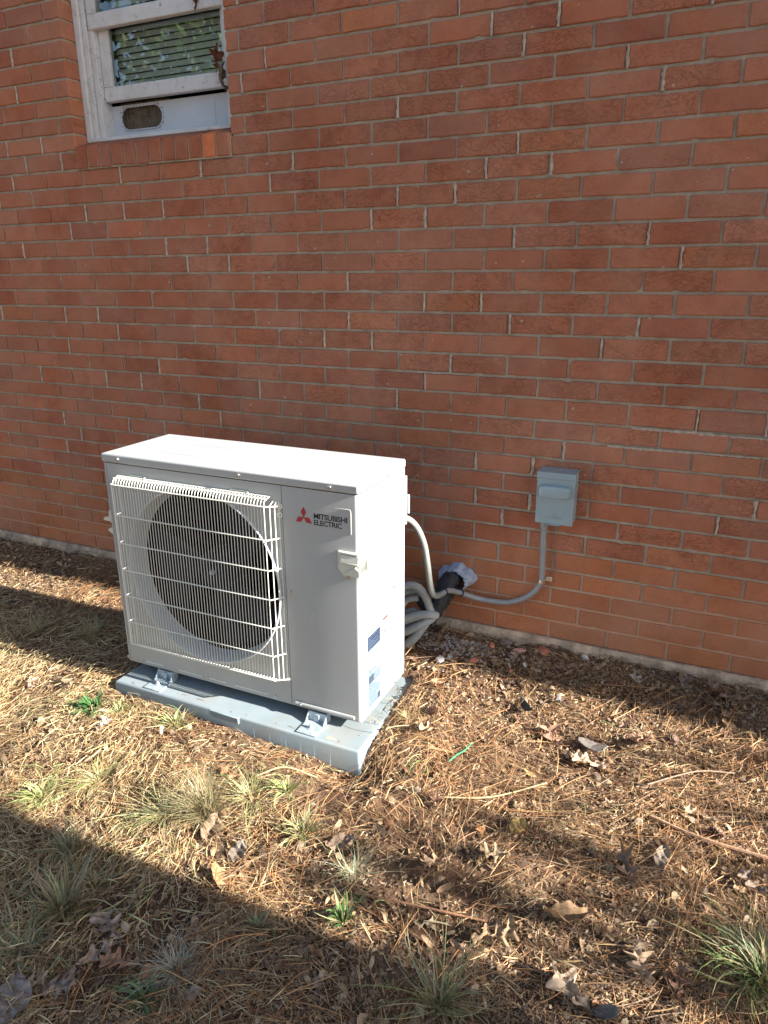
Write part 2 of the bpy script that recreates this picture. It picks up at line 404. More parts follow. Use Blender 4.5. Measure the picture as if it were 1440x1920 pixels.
# a rough crust of pale mortar scraped over some bed joints near a patched brick
for (xa, xb, zz, hh) in [(.42, .66, bedz[12]-.003, .006), (.62, .95, bedz[12]-.006, .005), (.35, .60, bedz[11]-.004, .006), (.55, .80, bedz[11]-.002, .004), (-.35, -.15, bedz[14], .004)]:
    n = int((xb-xa)/.008); A = []; B = []
    for i in range(n+1):
        x = xa+(xb-xa)*i/n; A.append((x, -.0009, zz-hh*rnd.uniform(.2, 1))); B.append((x, -.0012, zz+hh*rnd.uniform(.3, 1)))
    sm.add(A+B, [(i, i+1, n+1+i+1, n+1+i) for i in range(n)], True)
obk = bk.build('brick_face', M['brick'], bld, col=True)
mo = MB()
def quadgrid(mb, x0, x1, z0, z1, y, dx=.4):
    mb.add([(x0, y, z0), (x1, y, z0), (x1, y, z1), (x0, y, z1)], [(0, 1, 2, 3)])
for a in [(-7, OX0-.005, 0, TOPZ), (OX1+.005, 9, 0, TOPZ), (OX0-.005, OX1+.005, 0, OZ0+.006), (OX0-.005, OX1+.005, OZ1, TOPZ)]:
    mo.box(a[0], a[1], .0055, .11, a[2], a[3])
nf = len(mo.f); mo.add(sm.v, sm.f, True); om = mo.build('mortar_joints', M['mortar'], bld); om.data.materials.append(M['smear'])
om.data.polygons.foreach_set('material_index', [0]*nf+[1]*(len(mo.f)-nf))
# walls behind (closed building volume) and roof
m_ = MB(); m_.box(-7, -2.0, .115, .3, -.5, TOPZ); m_.box(-.9, 9, .115, .3, -.5, TOPZ); m_.box(-2.0, -.9, .115, .3, -.5, 1.68); m_.box(-2.0, -.9, .115, .3, 2.76, TOPZ)
m_.box(-7, 9, 4.7, 5, -.5, TOPZ); m_.box(-7, -6.8, .3, 4.7, -.5, TOPZ); m_.box(8.8, 9, .3, 4.7, -.5, TOPZ)
m_.build('inner_wall', M['dark'], bld)
m_ = MB(); m_.prism([(-.135, TOPZ+.002), (5.2, TOPZ+.002), (5.2, TOPZ+.16), (2.6, TOPZ+.9), (-.135, TOPZ+.1)], -7.1, 9.1, 'YZ'); m_.build('roof', M['roof'], bld)
# foundation strip
fo = MB(); n = 900; A = []
for i in range(n+1):
    x = -7+16*i/n; A.append(x)
top = [(x, -.008+.004*float(vnoise(x, 0, 5, 9)), -.0015) for x in A]
ft = [(x, -.016+.006*float(vnoise(x, 0, 7, 8)), -.012+.004*float(vnoise(x, 3, 11, 8))) for x in A]
md = [(x, -.018+.008*float(vnoise(x, 0, 9, 4)), -.05) for x in A]
bt = [(x, -.02, -.6) for x in A]; bb_ = [(x, .1, -.0015) for x in A]
allr = bb_+top+ft+md+bt; N = n+1
fo.add(allr, [(q*N+i, q*N+i+1, (q+1)*N+i+1, (q+1)*N+i) for q in range(4) for i in range(n)], True)
for _i in range(len(fo.v)):
    _p = fo.v[_i]
    if -.1 < _p[2] < -.005: fo.v[_i] = (_p[0], _p[1]+rnd.uniform(-.004, .003), _p[2]+rnd.uniform(-.005, .004))
fo.build('foundation', M['concrete'], bld)
# sloping rowlock sill under the window
sl = MB(); ns = 12; swid = (OX1-OX0-.004)/ns; sbk = bk; bk = MB()
for i in range(ns):
    x0 = OX0+.002+i*swid+.004+rnd.uniform(-.001, .001); x1 = OX0+.002+(i+1)*swid-.004+rnd.uniform(-.001, .001)
    c0 = rnd.choices([p[0] for p in pal], [p[1] for p in pal])[0]; c0 = (c0[0]*.95, c0[1]*.9, c0[2]*.9)
    if i == 10: c0 = (.62, .17, .06)  # orange reflected light on this sill brick, put into its colour
    z0, z1 = 1.699+rnd.uniform(-.003, .003), 1.777+rnd.uniform(-.001, .001); yf = -.010+rnd.uniform(-.001, .001); e = .003
    c4 = (*c0, .1)
    vs = [(x0, yf+e, z0), (x1, yf+e, z0), (x1, yf+e, z1), (x0, yf+e, z1), (x0+e, yf, z0+e), (x1-e, yf, z0+e), (x1-e, yf, z1-e), (x0+e, yf, z1-e),
          (x0, .1, z0), (x1, .1, z0), (x1, .1, z1+.036), (x0, .1, z1+.036)]
    bk.add(vs, [(4, 5, 6, 7), (0, 1, 5, 4), (1, 2, 6, 5), (2, 3, 7, 6), (3, 0, 4, 7), (3, 2, 10, 11), (0, 3, 11, 8), (1, 9, 10, 2), (0, 8, 9, 1)], False, c4)
bk.build('window_sill', M['brick'], bld, col=True)
mo = MB(); mo.prism([(-.004, 1.6935), (.1, 1.6935), (.1, 1.806), (-.004, 1.772)], OX0+.001, OX1-.001, 'YZ'); mo.build('sill_mortar', M['mortar'], bld)

# ------------------------------------------------------------------ window
def plate_hole(mb, x0, x1, z0, z1, y, circ, thick=.001):
    """flat plate in XZ with a hole following the point list circ (ccw)"""
    n = len(circ); cx = sum(p[0] for p in circ)/n; cz = sum(p[1] for p in circ)/n
    pts = []; corners = [(x1, z1), (x0, z1), (x0, z0), (x1, z0)]
    for (px, pz) in circ:
        dx, dz = px-cx, pz-cz; ts = []
        if dx > 1e-9: ts.append((x1-cx)/dx)
        if dx < -1e-9: ts.append((x0-cx)/dx)
        if dz > 1e-9: ts.append((z1-cz)/dz)
        if dz < -1e-9: ts.append((z0-cz)/dz)
        t_ = min(ts); pts.append([cx+dx*t_, cz+dz*t_])
    for c_ in corners:   # snap nearest outer point to the corner
        i = min(range(n), key=lambda q: (pts[q][0]-c_[0])**2+(pts[q][1]-c_[1])**2); pts[i] = list(c_)
    for yy in (y, y+thick):
        mb.add([(p[0], yy, p[1]) for p in circ]+[(p[0], yy, p[1]) for p in pts], [(i, (i+1) % n, n+(i+1) % n, n+i) for i in range(n)])
    mb.add([(p[0], y, p[1]) for p in circ]+[(p[0], y+thick, p[1]) for p in circ], [(i, (i+1) % n, n+(i+1) % n, n+i) for i in range(n)], True)
    mb.add([(p[0], y, p[1]) for p in pts]+[(p[0], y+thick, p[1]) for p in pts], [(i, (i+1) % n, n+(i+1) % n, n+i) for i in range(n)])
wf = MB(); WY = .078
wf.box(OX0+.001, OX0+.030, WY-.012, WY+.075, 1.803, 2.745, .003)
wf.box(OX0+.032, OX0+.052, WY, WY+.075, 1.812, 2.74, .003)
wf.box(OX0+.054, OX0+.078, WY+.010, WY+.075, 1.812, 2.74, .004)
wf.box(OX1-.045, OX1-.001, WY-.012, WY+.075, 1.803, 2.745, .003)
wf.box(OX1-.066, OX1-.047, WY+.004, WY+.075, 1.812, 2.74, .003)
wf.box(OX0+.031, OX1-.046, WY-.004, WY+.075, 2.70, 2.744, .003)
wf.box(OX0+.031, OX1-.046, WY-.012, WY+.02, 1.803, 1.817, .003)
wf.box(OX0+.031, OX1-.046, WY+.021, WY+.075, 1.806, 1.826, .003)
win = wf.build('window', M['vinyl'], bld)
def sash(x0, x1, z0, z1, y, rb, rt, st, name, sr=.030):
    s = MB(); d = .028
    s.box(x0, x0+st, y, y+d, z0+rb, z1-rt, .003); s.box(x1-sr, x1, y, y+d, z0+rb, z1-rt, .003)
    s.box(x0, x1, y-.001, y+d, z0, z0+rb-.0005, .004, 3); s.box(x0, x1, y-.001, y+d, z1-rt+.0005, z1, .004, 3)
    o = s.build(name, M['vinyl'], win)
    g_ = MB(); g_.box(x0+st-.004, x1-sr+.004, y+.012, y+.016, z0+rb-.004, z1-rt+.004); g_.build('glass_pane', M['glass'], win)
SX0, SX1 = OX0+.080, OX1-.067
sash(SX0, SX1, 1.953, 2.225, WY+.034, .054, .012, .048, 'lower_sash')
sash(SX0-.02, SX1+.012, 2.203, 2.69, WY+.004, .055, .03, .042, 'upper_sash')
s = MB()
for i in range(30):
    z = 1.99+i*.0235
    s.add([(SX0+.035, .170, z), (SX1+.05, .170, z), (SX1+.05, .178, z+.021), (SX0+.035, .178, z+.021)], [(0, 1, 2, 3)])
s.build('blind', M['blind'], win)
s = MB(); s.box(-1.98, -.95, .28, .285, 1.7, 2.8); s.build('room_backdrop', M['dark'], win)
s = MB(); circ = []
ox0, ox1, oz0, oz1 = -1.722, -1.505, 1.850, 1.936; orad = (oz1-oz0)/2
for i in range(40):
    a = 2*math.pi*(i+.5)/40; cx = (ox1-orad if math.cos(a) > 0 else ox0+orad); circ.append((cx+orad*math.cos(a), (oz0+oz1)/2+orad*math.sin(a)))
plate_hole(s, -1.768, -1.085, 1.832, 1.944, .150, circ, .006)
s.box(-1.249, -1.247, .1485, .1498, 1.835, 1.925)
s.build('vent_board', M['ventb'], win)
s = MB(); s.tube([(p[0], .148, p[1]) for p in circ]+[(circ[0][0], .148, circ[0][1])], .0034, 6); s.build('vent_trim', M['ventb'], win)
s = MB()
for i in range(1, 12):
    x = ox0+(ox1-ox0)*i/12; s.tube([(x, .1455, oz0-.004), (x, .1455, oz1+.004)], .0011, 4)
for i in range(1, 5):
    z = oz0+(oz1-oz0)*i/5; s.tube([(ox0-.004, .1465, z), (ox1+.004, .1465, z)], .0011, 4)
s.build('vent_mesh', M['rust'], win)
s = MB(); s.box(ox0-.02, ox1+.02, .172, .175, oz0-.02, oz1+.02)
s.build('vent_backing', noisy('dusty_nest', (.16, .12, .08), .95, .6, 22, .5), win)
s = MB()    # cobwebs and specks of dirt on the frame
for _ in range(26):
    x = rnd.uniform(OX0+.01, OX1-.02); z = rnd.choice([1.975, 2.22, 2.0, 1.96, 2.235])+rnd.uniform(-.015, .015); l = rnd.uniform(.002, .005)
    s = MB(); s.tube([(x, WY-.0005, z), (x+l, WY-.0015, z+rnd.uniform(-l, l))], rnd.uniform(.0008, .0018), 5); s.build('dirt_speck', M['bark'], win)
for _ in range(22):
    x = OX0+rnd.uniform(.03, .12); z = rnd.uniform(1.93, 2.15); p = Vector((x, WY-.004, z)); q = p+Vector((rnd.uniform(-.03, .03), rnd.uniform(0, .02), rnd.uniform(-.05, .05)))
    s = MB(); s.tube(catmull([p, (p+q)/2+Vector((rnd.uniform(-.01, .01), -.004, 0)), q], 3), .0004, 4); s.build('cobweb_thread', M['bark'], win)

# ------------------------------------------------------------------ leaves
def leaf_mesh(length, width, col, curl=.3, fold=.3, lobes=5, seed=0, oval=False, twist=0., broken=0.):
    rr = random.Random(seed); nu, nv = 40, 7; vs = []; cs = []; th = .0006
    ph = rr.uniform(-.3, .3)
    for i in range(nu+1):
        u_ = i/nu
        env = math.sin(math.pi*min(1, max(0, u_*.93+.05)))**.75
        env *= (.62+.6*u_) if not oval else 1
        hw = {}
        for sd_ in (-1, 1):
            if oval: q = 1
            else:
                ph2 = u_*lobes*2*math.pi+ph+(.5 if sd_ > 0 else 0)
                q = .36+.64*max(0, math.sin(ph2))**.55 if math.sin(ph2) > 0 else .36-.12*abs(math.sin(ph2))
                if u_ > .9: q = max(q, .5)*(1-(u_-.9)*4)
                if broken and rr.random() < broken: q *= .6
            hw[sd_] = max(.0012, width/2*env*q)
        for j in range(nv):
            v_ = (j/(nv-1))*2-1; x = abs(v_)*hw[1 if v_ > 0 else -1]*(1 if v_ > 0 else -1)
            sweep = abs(x)*.55*(0 if oval else 1)
            zz = fold*abs(x)+curl*length*((u_-.45)**2)*1.6-(.1*curl*length)
            zz += .10*width*math.sin(u_*9+v_*2.3+seed)*abs(v_)+.05*width*math.sin(u_*23+v_*5)
            X_ = x*math.cos(twist*u_)-zz*math.sin(twist*u_)*.5
            vs.append((X_, (u_-.5)*length+sweep*.5, zz+x*math.sin(twist*u_)))
            k_ = 1+.14*math.sin(i*1.3+j)+(-.18 if j == nv//2 else 0); cs.append(tuple(c_*k_ for c_ in col)+(1,))
    n = len(vs); fs = [(i*nv+j, i*nv+j+1, (i+1)*nv+j+1, (i+1)*nv+j) for i in range(nu) for j in range(nv-1)]
    mb = MB(); mb.add(vs, fs, True); mb.c = cs
    # stem
    mb.tube([(0, -.5*length-.16*length, .08*length), (0, -.5*length-.06*length, .02*length), (0, -.47*length, vs[nv//2][2])], [.0007, .0008, .0009], 5, col=tuple(c_*.7 for c_ in col)+(1,))
    return mb
def place(mb, name, m, loc, rz, tilt=(0, 0), lift=.012):
    Mx = Matrix.Rotation(rz, 4, 'Z') @ Matrix.Rotation(tilt[0], 4, 'X') @ Matrix.Rotation(tilt[1], 4, 'Y')
    mb.v = [tuple(Mx @ Vector(p)) for p in mb.v]
    lo = min(p[2] for p in mb.v)
    o = mb.build(name, m, None, col=True)
    z = float(gh(loc[0], loc[1])) if len(loc) == 2 else loc[2]
    o.location = (loc[0], loc[1], z+lift*.5-lo if len(loc) == 2 else z)
    return o
TAN = (.40, .265, .155); PALE = (.46, .335, .21); BRN = (.23, .125, .07); GRY = (.27, .22, .18); ORG = (.38, .18, .08); YEL = (.52, .37, .17); RDT = (.34, .20, .135); DRK = (.13, .08, .055)
LEAVES = [
 ((-1.307, -.851), .115, .085, PALE, -2.5, 'pale pointed oak leaf lying upright beside the bright green weed', dict(curl=.25, seed=3, lobes=3), (.25, 0)),
 ((.331, -.489), .115, .085, RDT, .6, 'pinkish tan curled leaf with a dark hole under it, right of the grey plastic scrap', dict(curl=.6, seed=5, lobes=3, fold=.5), (.2, .2)),
 ((.575, -.428), .105, .085, RDT, 2.6, 'lobed tan oak leaf standing on its stem right of the grey bark piece', dict(curl=.5, seed=9, lobes=4, fold=.7), (.5, .1)),
 ((.306, -.665), .052, .018, YEL, 1.1, 'small smooth yellow oval leaf lying flat on the litter', dict(oval=True, curl=.15, fold=.15, seed=2), (.05, 0)),
 ((.606, -.901), .11, .07, (.23, .15, .11), .4, 'dark twisted leaf casting a shadow at right of the ground', dict(curl=.9, seed=12, lobes=3, twist=1.4, fold=.8), (.4, .3)),
 ((.505, -1.094), .15, .07, (.42, .27, .15), 2.2, 'large tall curled tan leaf with a brown edge, lower right', dict(curl=.55, seed=14, oval=True, fold=.9), (.3, .5)),
 ((.365, -1.199), .13, .085, TAN, -.9, 'tan oak leaf with deep lobes lying left of the large curled leaf', dict(curl=.3, seed=15, lobes=4), (.15, .1)),
 ((.668, -1.146), .105, .085, (.42, .30, .20), .5, 'pale star shaped oak leaf with many pointed lobes, lower right', dict(curl=.35, seed=17, lobes=5), (.1, .1)),
 ((.742, -1.152), .10, .06, (.27, .15, .095), -.1, 'dark reddish brown narrow leaf near the bottom right tuft', dict(curl=.4, seed=18, lobes=4, fold=.5), (.2, .2)),
 ((.538, -1.258), .12, .10, (.36, .27, .19), 1.0, 'broad pale buff leaf at the bottom edge, largest of the lower right', dict(curl=.3, seed=21, lobes=2), (.15, .05)),
 ((.297, -.993), .085, .065, PALE, 2.0, 'light tan leaf with reddish half, centre right of the ground', dict(curl=.6, seed=22, lobes=3, fold=.6), (.2, -.3)),
 ((.326, -.876), .065, .045, (.50, .33, .12), -.3, 'ochre leaf with smooth edges above the light tan leaf', dict(curl=.3, seed=23, oval=True), (.15, .1)),
 ((.245, -.935), .05, .04, (.50, .25, .11), .9, 'small orange brown leaf bit left of the ochre leaf', dict(curl=.4, seed=24, lobes=2), (.2, .2)),
 ((-.37, -1.589), .10, .075, (.40, .235, .15), 1.9, 'brown oak leaf in the shade, right one of a touching pair', dict(curl=.3, seed=31, lobes=4), (.1, .1)),
 ((-.43, -1.60), .09, .065, (.42, .30, .22), -.5, 'grey tan oak leaf in the shade, left one of a touching pair', dict(curl=.3, seed=32, lobes=3), (.1, .1)),
 ((-.46, -1.53), .12, .08, (.36, .27, .22), 1.2, 'large flat greyish leaf in the shade above the touching pair', dict(curl=.2, seed=33, lobes=3), (.06, .05)),
 ((-.46, -1.69), .12, .085, (.33, .25, .20), -1.2, 'grey brown lobed oak leaf in the shade at lower left', dict(curl=.25, seed=34, lobes=5), (.1, .05)),
 ((-.292, -1.582), .05, .045, (.48, .26, .14), .2, 'small orange tan leaf in the shade beside the fine pale grass', dict(curl=.3, seed=35, oval=True), (.1, .1)),
 ((-.176, -1.583), .05, .03, (.40, .36, .31), -.8, 'small whitish leaf in the shade near the bottom edge', dict(curl=.4, seed=36, oval=True), (.15, .1)),
 ((-.509, -1.751), .12, .09, (.30, .245, .21), .7, 'large grey leaf at the bottom left corner', dict(curl=.2, seed=37, oval=True), (.1, .0)),
 ((.531, -.115), .06, .055, (.48, .40, .34), .5, 'pale grey leaf in the shadow strip near the brick wall', dict(curl=.5, seed=41, lobes=2, fold=.5), (.2, .1)),
 ((.80, -.10), .12, .08, (.25, .16, .12), 1.2, 'large dark curled leaf against the wall base at far right', dict(curl=.5, seed=42, lobes=3, fold=.5), (.2, .2)),
 ((.68, -.085), .09, .07, (.27, .19, .15), -.6, 'dark grey brown leaf against the wall base left of the largest one', dict(curl=.5, seed=43, lobes=3, fold=.5), (.2, .2)),
 ((-.078, -1.106), .09, .05, (.32, .22, .15), -1.0, 'dull tan leaf lying across grass right of the tall dry tuft', dict(curl=.5, seed=44, oval=True, fold=.5), (.2, .2)),
 ((-.31, -1.235), .07, .05, (.22, .18, .145), .1, 'small pale grey leaf below the tall dry tuft', dict(curl=.5, seed=45, oval=True, fold=.4), (.3, .0)),
 ((-.42, -1.20), .09, .055, (.28, .185, .125), .15, 'brown curled leaf left below the tall dry tuft', dict(curl=.7, seed=46, oval=True, fold=.8), (.3, .2)),
 ((-.291, -1.322), .09, .05, (.42, .22, .11), 1.4, 'orange brown leaf at the edge of the big shadow', dict(curl=.6, seed=47, oval=True, fold=.5), (.2, .2)),
 ((.68, -.835), .07, .04, (.26, .20, .15), -.2, 'small pale leaf standing on edge above the dark twisted leaf', dict(curl=.4, seed=48, oval=True, fold=.5), (.6, .4)),
 ((.882, -.831), .08, .065, (.24, .18, .14), .9, 'greyish pink leaf at the right edge of the ground', dict(curl=.4, seed=49, lobes=3), (.2, .2)),
 ((.757, -.654), .10, .05, (.50, .35, .22), 1.5, 'long thin tan leaf lying by a twig at right', dict(curl=.3, seed=50, lobes=4), (.1, .1)),
 ((-1.443, -.906), .08, .06, (.52, .38, .28), .9, 'pinkish tan leaf in sunlit straw at the left edge', dict(curl=.3, seed=51, lobes=2), (.1, .1)),
 ((-.032, -.624), .08, .06, PALE, 1.9, 'bright tan curled leaf just right of the pad corner', dict(curl=.5, seed=52, lobes=3, fold=.5), (.2, .2)),
 ((-.085, -.395), .06, .05, (.50, .27, .15), .4, 'orange brown leaf at the rear corner of the pad', dict(curl=.6, seed=53, lobes=2, fold=.5), (.3, .3)),
 ((-1.02, -.985), .075, .06, (.50, .38, .30), .2, 'dull pink brown leaf left of the pad among straw', dict(curl=.4, seed=54, lobes=3), (.2, .1)),
 ((-.50, -1.00), .085, .06, (.40, .20, .10), 1.7, 'rust coloured leaf between the pad and the tall dry tuft', dict(curl=.4, seed=55, lobes=3), (.2, .1)),
 ((.45, -.56), .12, .08, (.52, .36, .25), 1.5, 'flat tan leaf lying below the grey bark piece', dict(curl=.2, seed=56, lobes=4), (.08, .05)),
 ((.17, -1.07), .10, .055, (.50, .33, .20), 2.4, 'creased tan leaf lying lower centre near the shadow streaks', dict(curl=.5, seed=57, lobes=3, fold=.5), (.2, .2)),
 ((.10, -.88), .06, .05, (.36, .20, .12), .4, 'dark brown leaf bit near centre right of the pad front corner', dict(curl=.5, seed=58, lobes=2), (.2, .2)),
]
for (loc, ln, wd, col, rz, lab, kw, tl) in LEAVES:
    kw['curl'] = kw.get('curl', .3)*.75; kw['fold'] = kw.get('fold', .3)*.7
    o = place(leaf_mesh(ln*.9, wd*.9, tuple(c_*.85 for c_ in col), **kw), 'fallen_leaf', M['leafc'], loc, rz, (tl[0]*.6, tl[1]*.6), .020); tag(o, lab, 'leaf', 'fallen leaves on the ground')
o = place(leaf_mesh(.085, .06, (.20, .075, .04), curl=.8, fold=.8, lobes=2, seed=61), 'curled_leaf', M['leafc'], (-1.17, WY-.005, 2.035), .4, (1.3, .3)); tag(o, 'brown curled leaf caught at the right end of the lower window rail', 'leaf', 'leaves caught on the window')
o = place(leaf_mesh(.06, .03, (.16, .06, .035), curl=.6, fold=.8, lobes=2, seed=62), 'curled_leaf', M['leafc'], (-1.245, WY-.004, 2.225), .1, (1.5, .2)); tag(o, 'small dark leaf hanging from the upper window rail', 'leaf', 'leaves caught on the window')
o = place(leaf_mesh(.095, .075, (.15, .115, .09), curl=.7, fold=.9, lobes=2, seed=63), 'wasp_nest', M['leafc'], (-1.150, WY-.012, 1.972), 1.2, (1.35, .5)); tag(o, 'grey papery nest clump under the right end of the lower window rail', 'nest')

# ------------------------------------------------------------------ outdoor unit
UX0, UX1, UY0, UY1, UZ0, UZL, UZ1 = -1.1664, -.2160, -.709, -.378, -.052, .693, .7225
ac = empty('heat_pump_unit', ((UX0+UX1)/2, (UY0+UY1)/2, PZ), 'white outdoor heat pump unit with round fan grille standing on a grey pad', 'heat pump')
def ribbon(mb, pl, z0, z1, th=.0015):
    n = len(pl); inn = []
    for i in range(n):
        a = Vector(pl[max(0, i-1)]); b_ = Vector(pl[min(n-1, i+1)]); d = (b_-a).normalized(); nn = Vector((-d.y, d.x)); inn.append((pl[i][0]+nn.x*th, pl[i][1]+nn.y*th))
    vs = [(x, y, z0) for x, y in pl]+[(x, y, z1) for x, y in pl]+[(x, y, z0) for x, y in inn]+[(x, y, z1) for x, y in inn]
    fs = []
    for i in range(n-1):
        fs += [(i, i+1, n+i+1, n+i), (2*n+i, 3*n+i, 3*n+i+1, 2*n+i+1), (n+i, n+i+1, 3*n+i+1, 3*n+i), (i, 2*n+i, 2*n+i+1, i+1)]
    fs += [(0, n, 3*n, 2*n), (n-1, 3*n-1, 4*n-1, 2*n-1)]
    mb.add(vs, fs, True)
def arc2(cx, cy, r_, a0, a1, n=6): return [(cx+r_*math.cos(R(a0+(a1-a0)*i/n)), cy+r_*math.sin(R(a0+(a1-a0)*i/n))) for i in range(n+1)]
s = MB(); ribbon(s, [(-.4680, UY0)]+arc2(UX1-.012, UY0+.012, .012, -90, 0)+[(UX1, -.396)], UZ0+.004, UZL-.0015)
s.build('service_panel', M['paint'], ac)
s = MB(); ribbon(s, [(UX1, -.394), (UX1, UY1), (UX0, UY1)]+arc2(UX0+.010, UY0+.010, .010, 180, 270)+[(-1.1525, UY0)], UZ0+.004, UZL-.0015)
s.box(UX0+.003, UX1-.003, UY0+.003, UY1-.003, UZ0+.001, UZ0+.004)
s.build('cabinet', M['paint'], ac)
FC = (-.790, 0, .341); RO = .303
s = MB(); circ = [(FC[0]+RO*math.cos(2*math.pi*i/96), FC[2]+RO*math.sin(2*math.pi*i/96)) for i in range(96)]
plate_hole(s, -1.1510, -.4700, UZ0+.004, UZL-.0015, UY0+.0003, circ, .0012)
s.build('fan_panel', M['paint'], ac)
s = MB(); s.lathe([(.3050, UY0+.002), (.3050, UY0-.006), (.3030, UY0-.0085), (.3000, UY0-.0085), (.2970, UY0-.005), (.2945, UY0+.004), (.292, UY0+.020), (.289, UY0+.040), (.288, UY0+.062)], FC, n=96)
s.build('fan_shroud', M['shroud'], ac)
s = MB(); s.lathe([(.2885, UY0+.0625), (.2885, -.475)], FC, n=96); s.build('dark_liner', M['coil'], ac)  # black liner added so the depth behind the fan stays dark
s = MB(); s.box(UX0+.01, -.47, -.47, -.46, UZ0+.01, UZL-.01); s.box(-.4725, -.4705, UY0+.004, -.46, UZ0+.01, UZL-.01)
s.build('coil', M['coil'], ac)
fan = MB(); fan.lathe([(.0, -.655), (.045, -.653), (.066, -.642), (.070, -.62), (.070, -.57), (0.0, -.57)], FC, n=40); fan = fan.build('fan_hub', M['fan'], ac)
s = MB(); s.lathe([(0, -.668), (.007, -.667), (.009, -.660), (.009, -.650)], FC, n=16); s.build('hub_nut', M['galv'], fan)
for q in range(3):
    vs = []; nr, na = 10, 14
    for i in range(nr+1):
        rr = .06+(.278-.06)*i/nr
        for j in range(na+1):
            a = R(120*q+20+(78*j/na)*(.62+.38*i/nr)+14*i/nr); vs.append((FC[0]+rr*math.cos(a), -.640+.055*(j/na)+.006*math.sin(3*j/na), FC[2]+rr*math.sin(a)))
    s = MB(); s.add(vs, [(i*(na+1)+j, i*(na+1)+j+1, (i+1)*(na+1)+j+1, (i+1)*(na+1)+j) for i in range(nr) for j in range(na)], True)
    s.build('fan_blade', M['fan'], ac)
# wire guard
s = MB(); gx0, gx1 = -1.099, -.508; gy = UY0-.034
for i in range(52):
    x = gx0+.002+(gx1-gx0-.004)*i/51
    s.tube(catmull([(x, UY0-.001, .6515), (x, UY0-.018, .6505), (x, gy+.004, .645), (x, gy, .632), (x, gy, .605)], 3)+[(x, gy, .06)]+catmull([(x, gy, .052), (x, gy+.006, .041), (x, UY0-.002, .036)], 3), .00135, 5)
for k_, dx in enumerate((.011, .021, .030)):
    fr = (k_+1)/3.2; x = gx1+dx; yy = gy+(.034)*fr
    s.tube([(x, yy, .632-.006*k_), (x, yy, .046)], .0016, 5); s.tube([(x, yy, .632-.006*k_), (x, UY0-.002, .642)], .0016, 5)
for z in (.526, .428, .331, .234, .136):
    s.tube([(gx0-.002, UY0-.001, z), (gx0-.003, gy-.003, z), (gx1+.004, gy-.003, z), (gx1+.026, UY0-.004, z), (gx1+.030, UY0+.001, z)], .0021, 6)
for y_, z in ((gy-.0035, .631), (gy+.010, .6505), (UY0-.006, .654), (gy-.0035, .050), (UY0-.008, .034)):
    s.tube([(gx0-.003, y_, z), (gx1+.002, y_, z)], .0023, 6)
for a_, b_ in (((gx1, gy-.003, .631), (gx1+.036, UY0-.003, .628)), ((gx1, gy-.003, .050), (gx1+.036, UY0-.003, .045)), ((gx0-.003, UY0-.003, .654), (gx0-.003, gy-.003, .631))):
    s.tube([a_, b_], .0022, 6)
s.tube([(gx0-.003, UY0-.002, .65), (gx0-.003, UY0-.002, .04)], .0022, 6); s.tube([(gx0-.003, gy-.002, .63), (gx0-.003, gy-.002, .05)], .0022, 6)
for xx in (-1.02, -.62):
    s.tube(catmull([(xx-.03, UY0-.003, .66), (xx+.03, UY0-.003, .66), (xx+.035, UY0-.010, .655)], 3), .0018, 5)
for p in ((-.472+.0, .628), (-.474, .045), (-.474, .60)):
    s.lathe([(.0045, UY0-.0005), (.0085, UY0-.001), (.0085, UY0-.004), (.0045, UY0-.004)], (p[0]-.002, 0, p[1]), n=14)
s.build('fan_guard', M['guard'], ac)
# lid
s = MB(); s.box(UX0-.003, UX1+.003, UY0-.003, UY1+.003, UZL, UZ1, .0065, 3)
lid = s.build('lid', M['paint'], ac)
s = MB()
for i, (a_, b_) in enumerate(((-.99, -.35), (-.98, -.34))):
    yy = -.62+.13*i; s.box(a_, b_, yy, yy+.05, UZ1-.001, UZ1+.0005, .0004, 1)
s.box(-1.09, -1.02, -.615, -.585, UZ1-.001, UZ1+.0004, .0003, 1)
s.build('lid_rib', M['paint'], lid)
# base flange with rolled beads
s = MB(); s.tube([(-.452, UY0-.0015, -.035), (-.24, UY0-.0015, -.035)], .006, 8); s.build('base_bead', M['paint'], ac)
for a_, b_ in ((-1.08, -1.00), (-.93, -.83), (-.80, -.73), (-.69, -.56)):
    s = MB(); s.tube([(a_, UY0-.0002, -.034), (b_, UY0-.0002, -.034)], .0022, 6); s.build('base_bead', M['guard'], ac)
def screw(x, z, y=UY0, par=ac, rad=.0052, side=False):
    s = MB(); c = (x, x, z)
    if side: s.lathe([(rad*1.5, UX1), (rad*1.5, UX1+.0012), (rad, UX1+.0016), (rad*.9, UX1+.0045), (rad*.45, UX1+.005), (rad*.4, UX1+.003), (0, UX1+.003)], (0, x, z), 'X', 14)
    else: s.lathe([(rad*1.5, y), (rad*1.5, y-.0012), (rad, y-.0016), (rad*.9, y-.0045), (rad*.45, y-.005), (rad*.4, y-.003), (0, y-.003)], (x, 0, z), 'Y', 14)
    s.build('screw', M['screw'], par)
for x, z in ((-1.095, .709), (-.617, .708), (-.304, .707)): screw(x, z, UY0-.003)
for x, z in ((-.456, .356), (-1.092, -.037), (-.812, -.036), (-.532, -.035), (-.432, -.034), (-1.160, -.035)): screw(x, z, UY0-(.0075 if x == -.432 else 0), rad=.0045)
for y, z in ((-.520, .704), (-.466, .317), (-.458, -.040)): screw(y, z, side=True, rad=.0042)
for x, z in ((-.4765, .623), (-.4775, .606), (-.481, .325), (-.479, .068), (-.479, .05), (-1.118, .612), (-1.127, .07)):
    s = MB(); s.lathe([(.0022, UY0-.0004), (0, UY0-.0004)], (x, 0, z), n=8); s.build('pin_hole', M['ink'], ac)
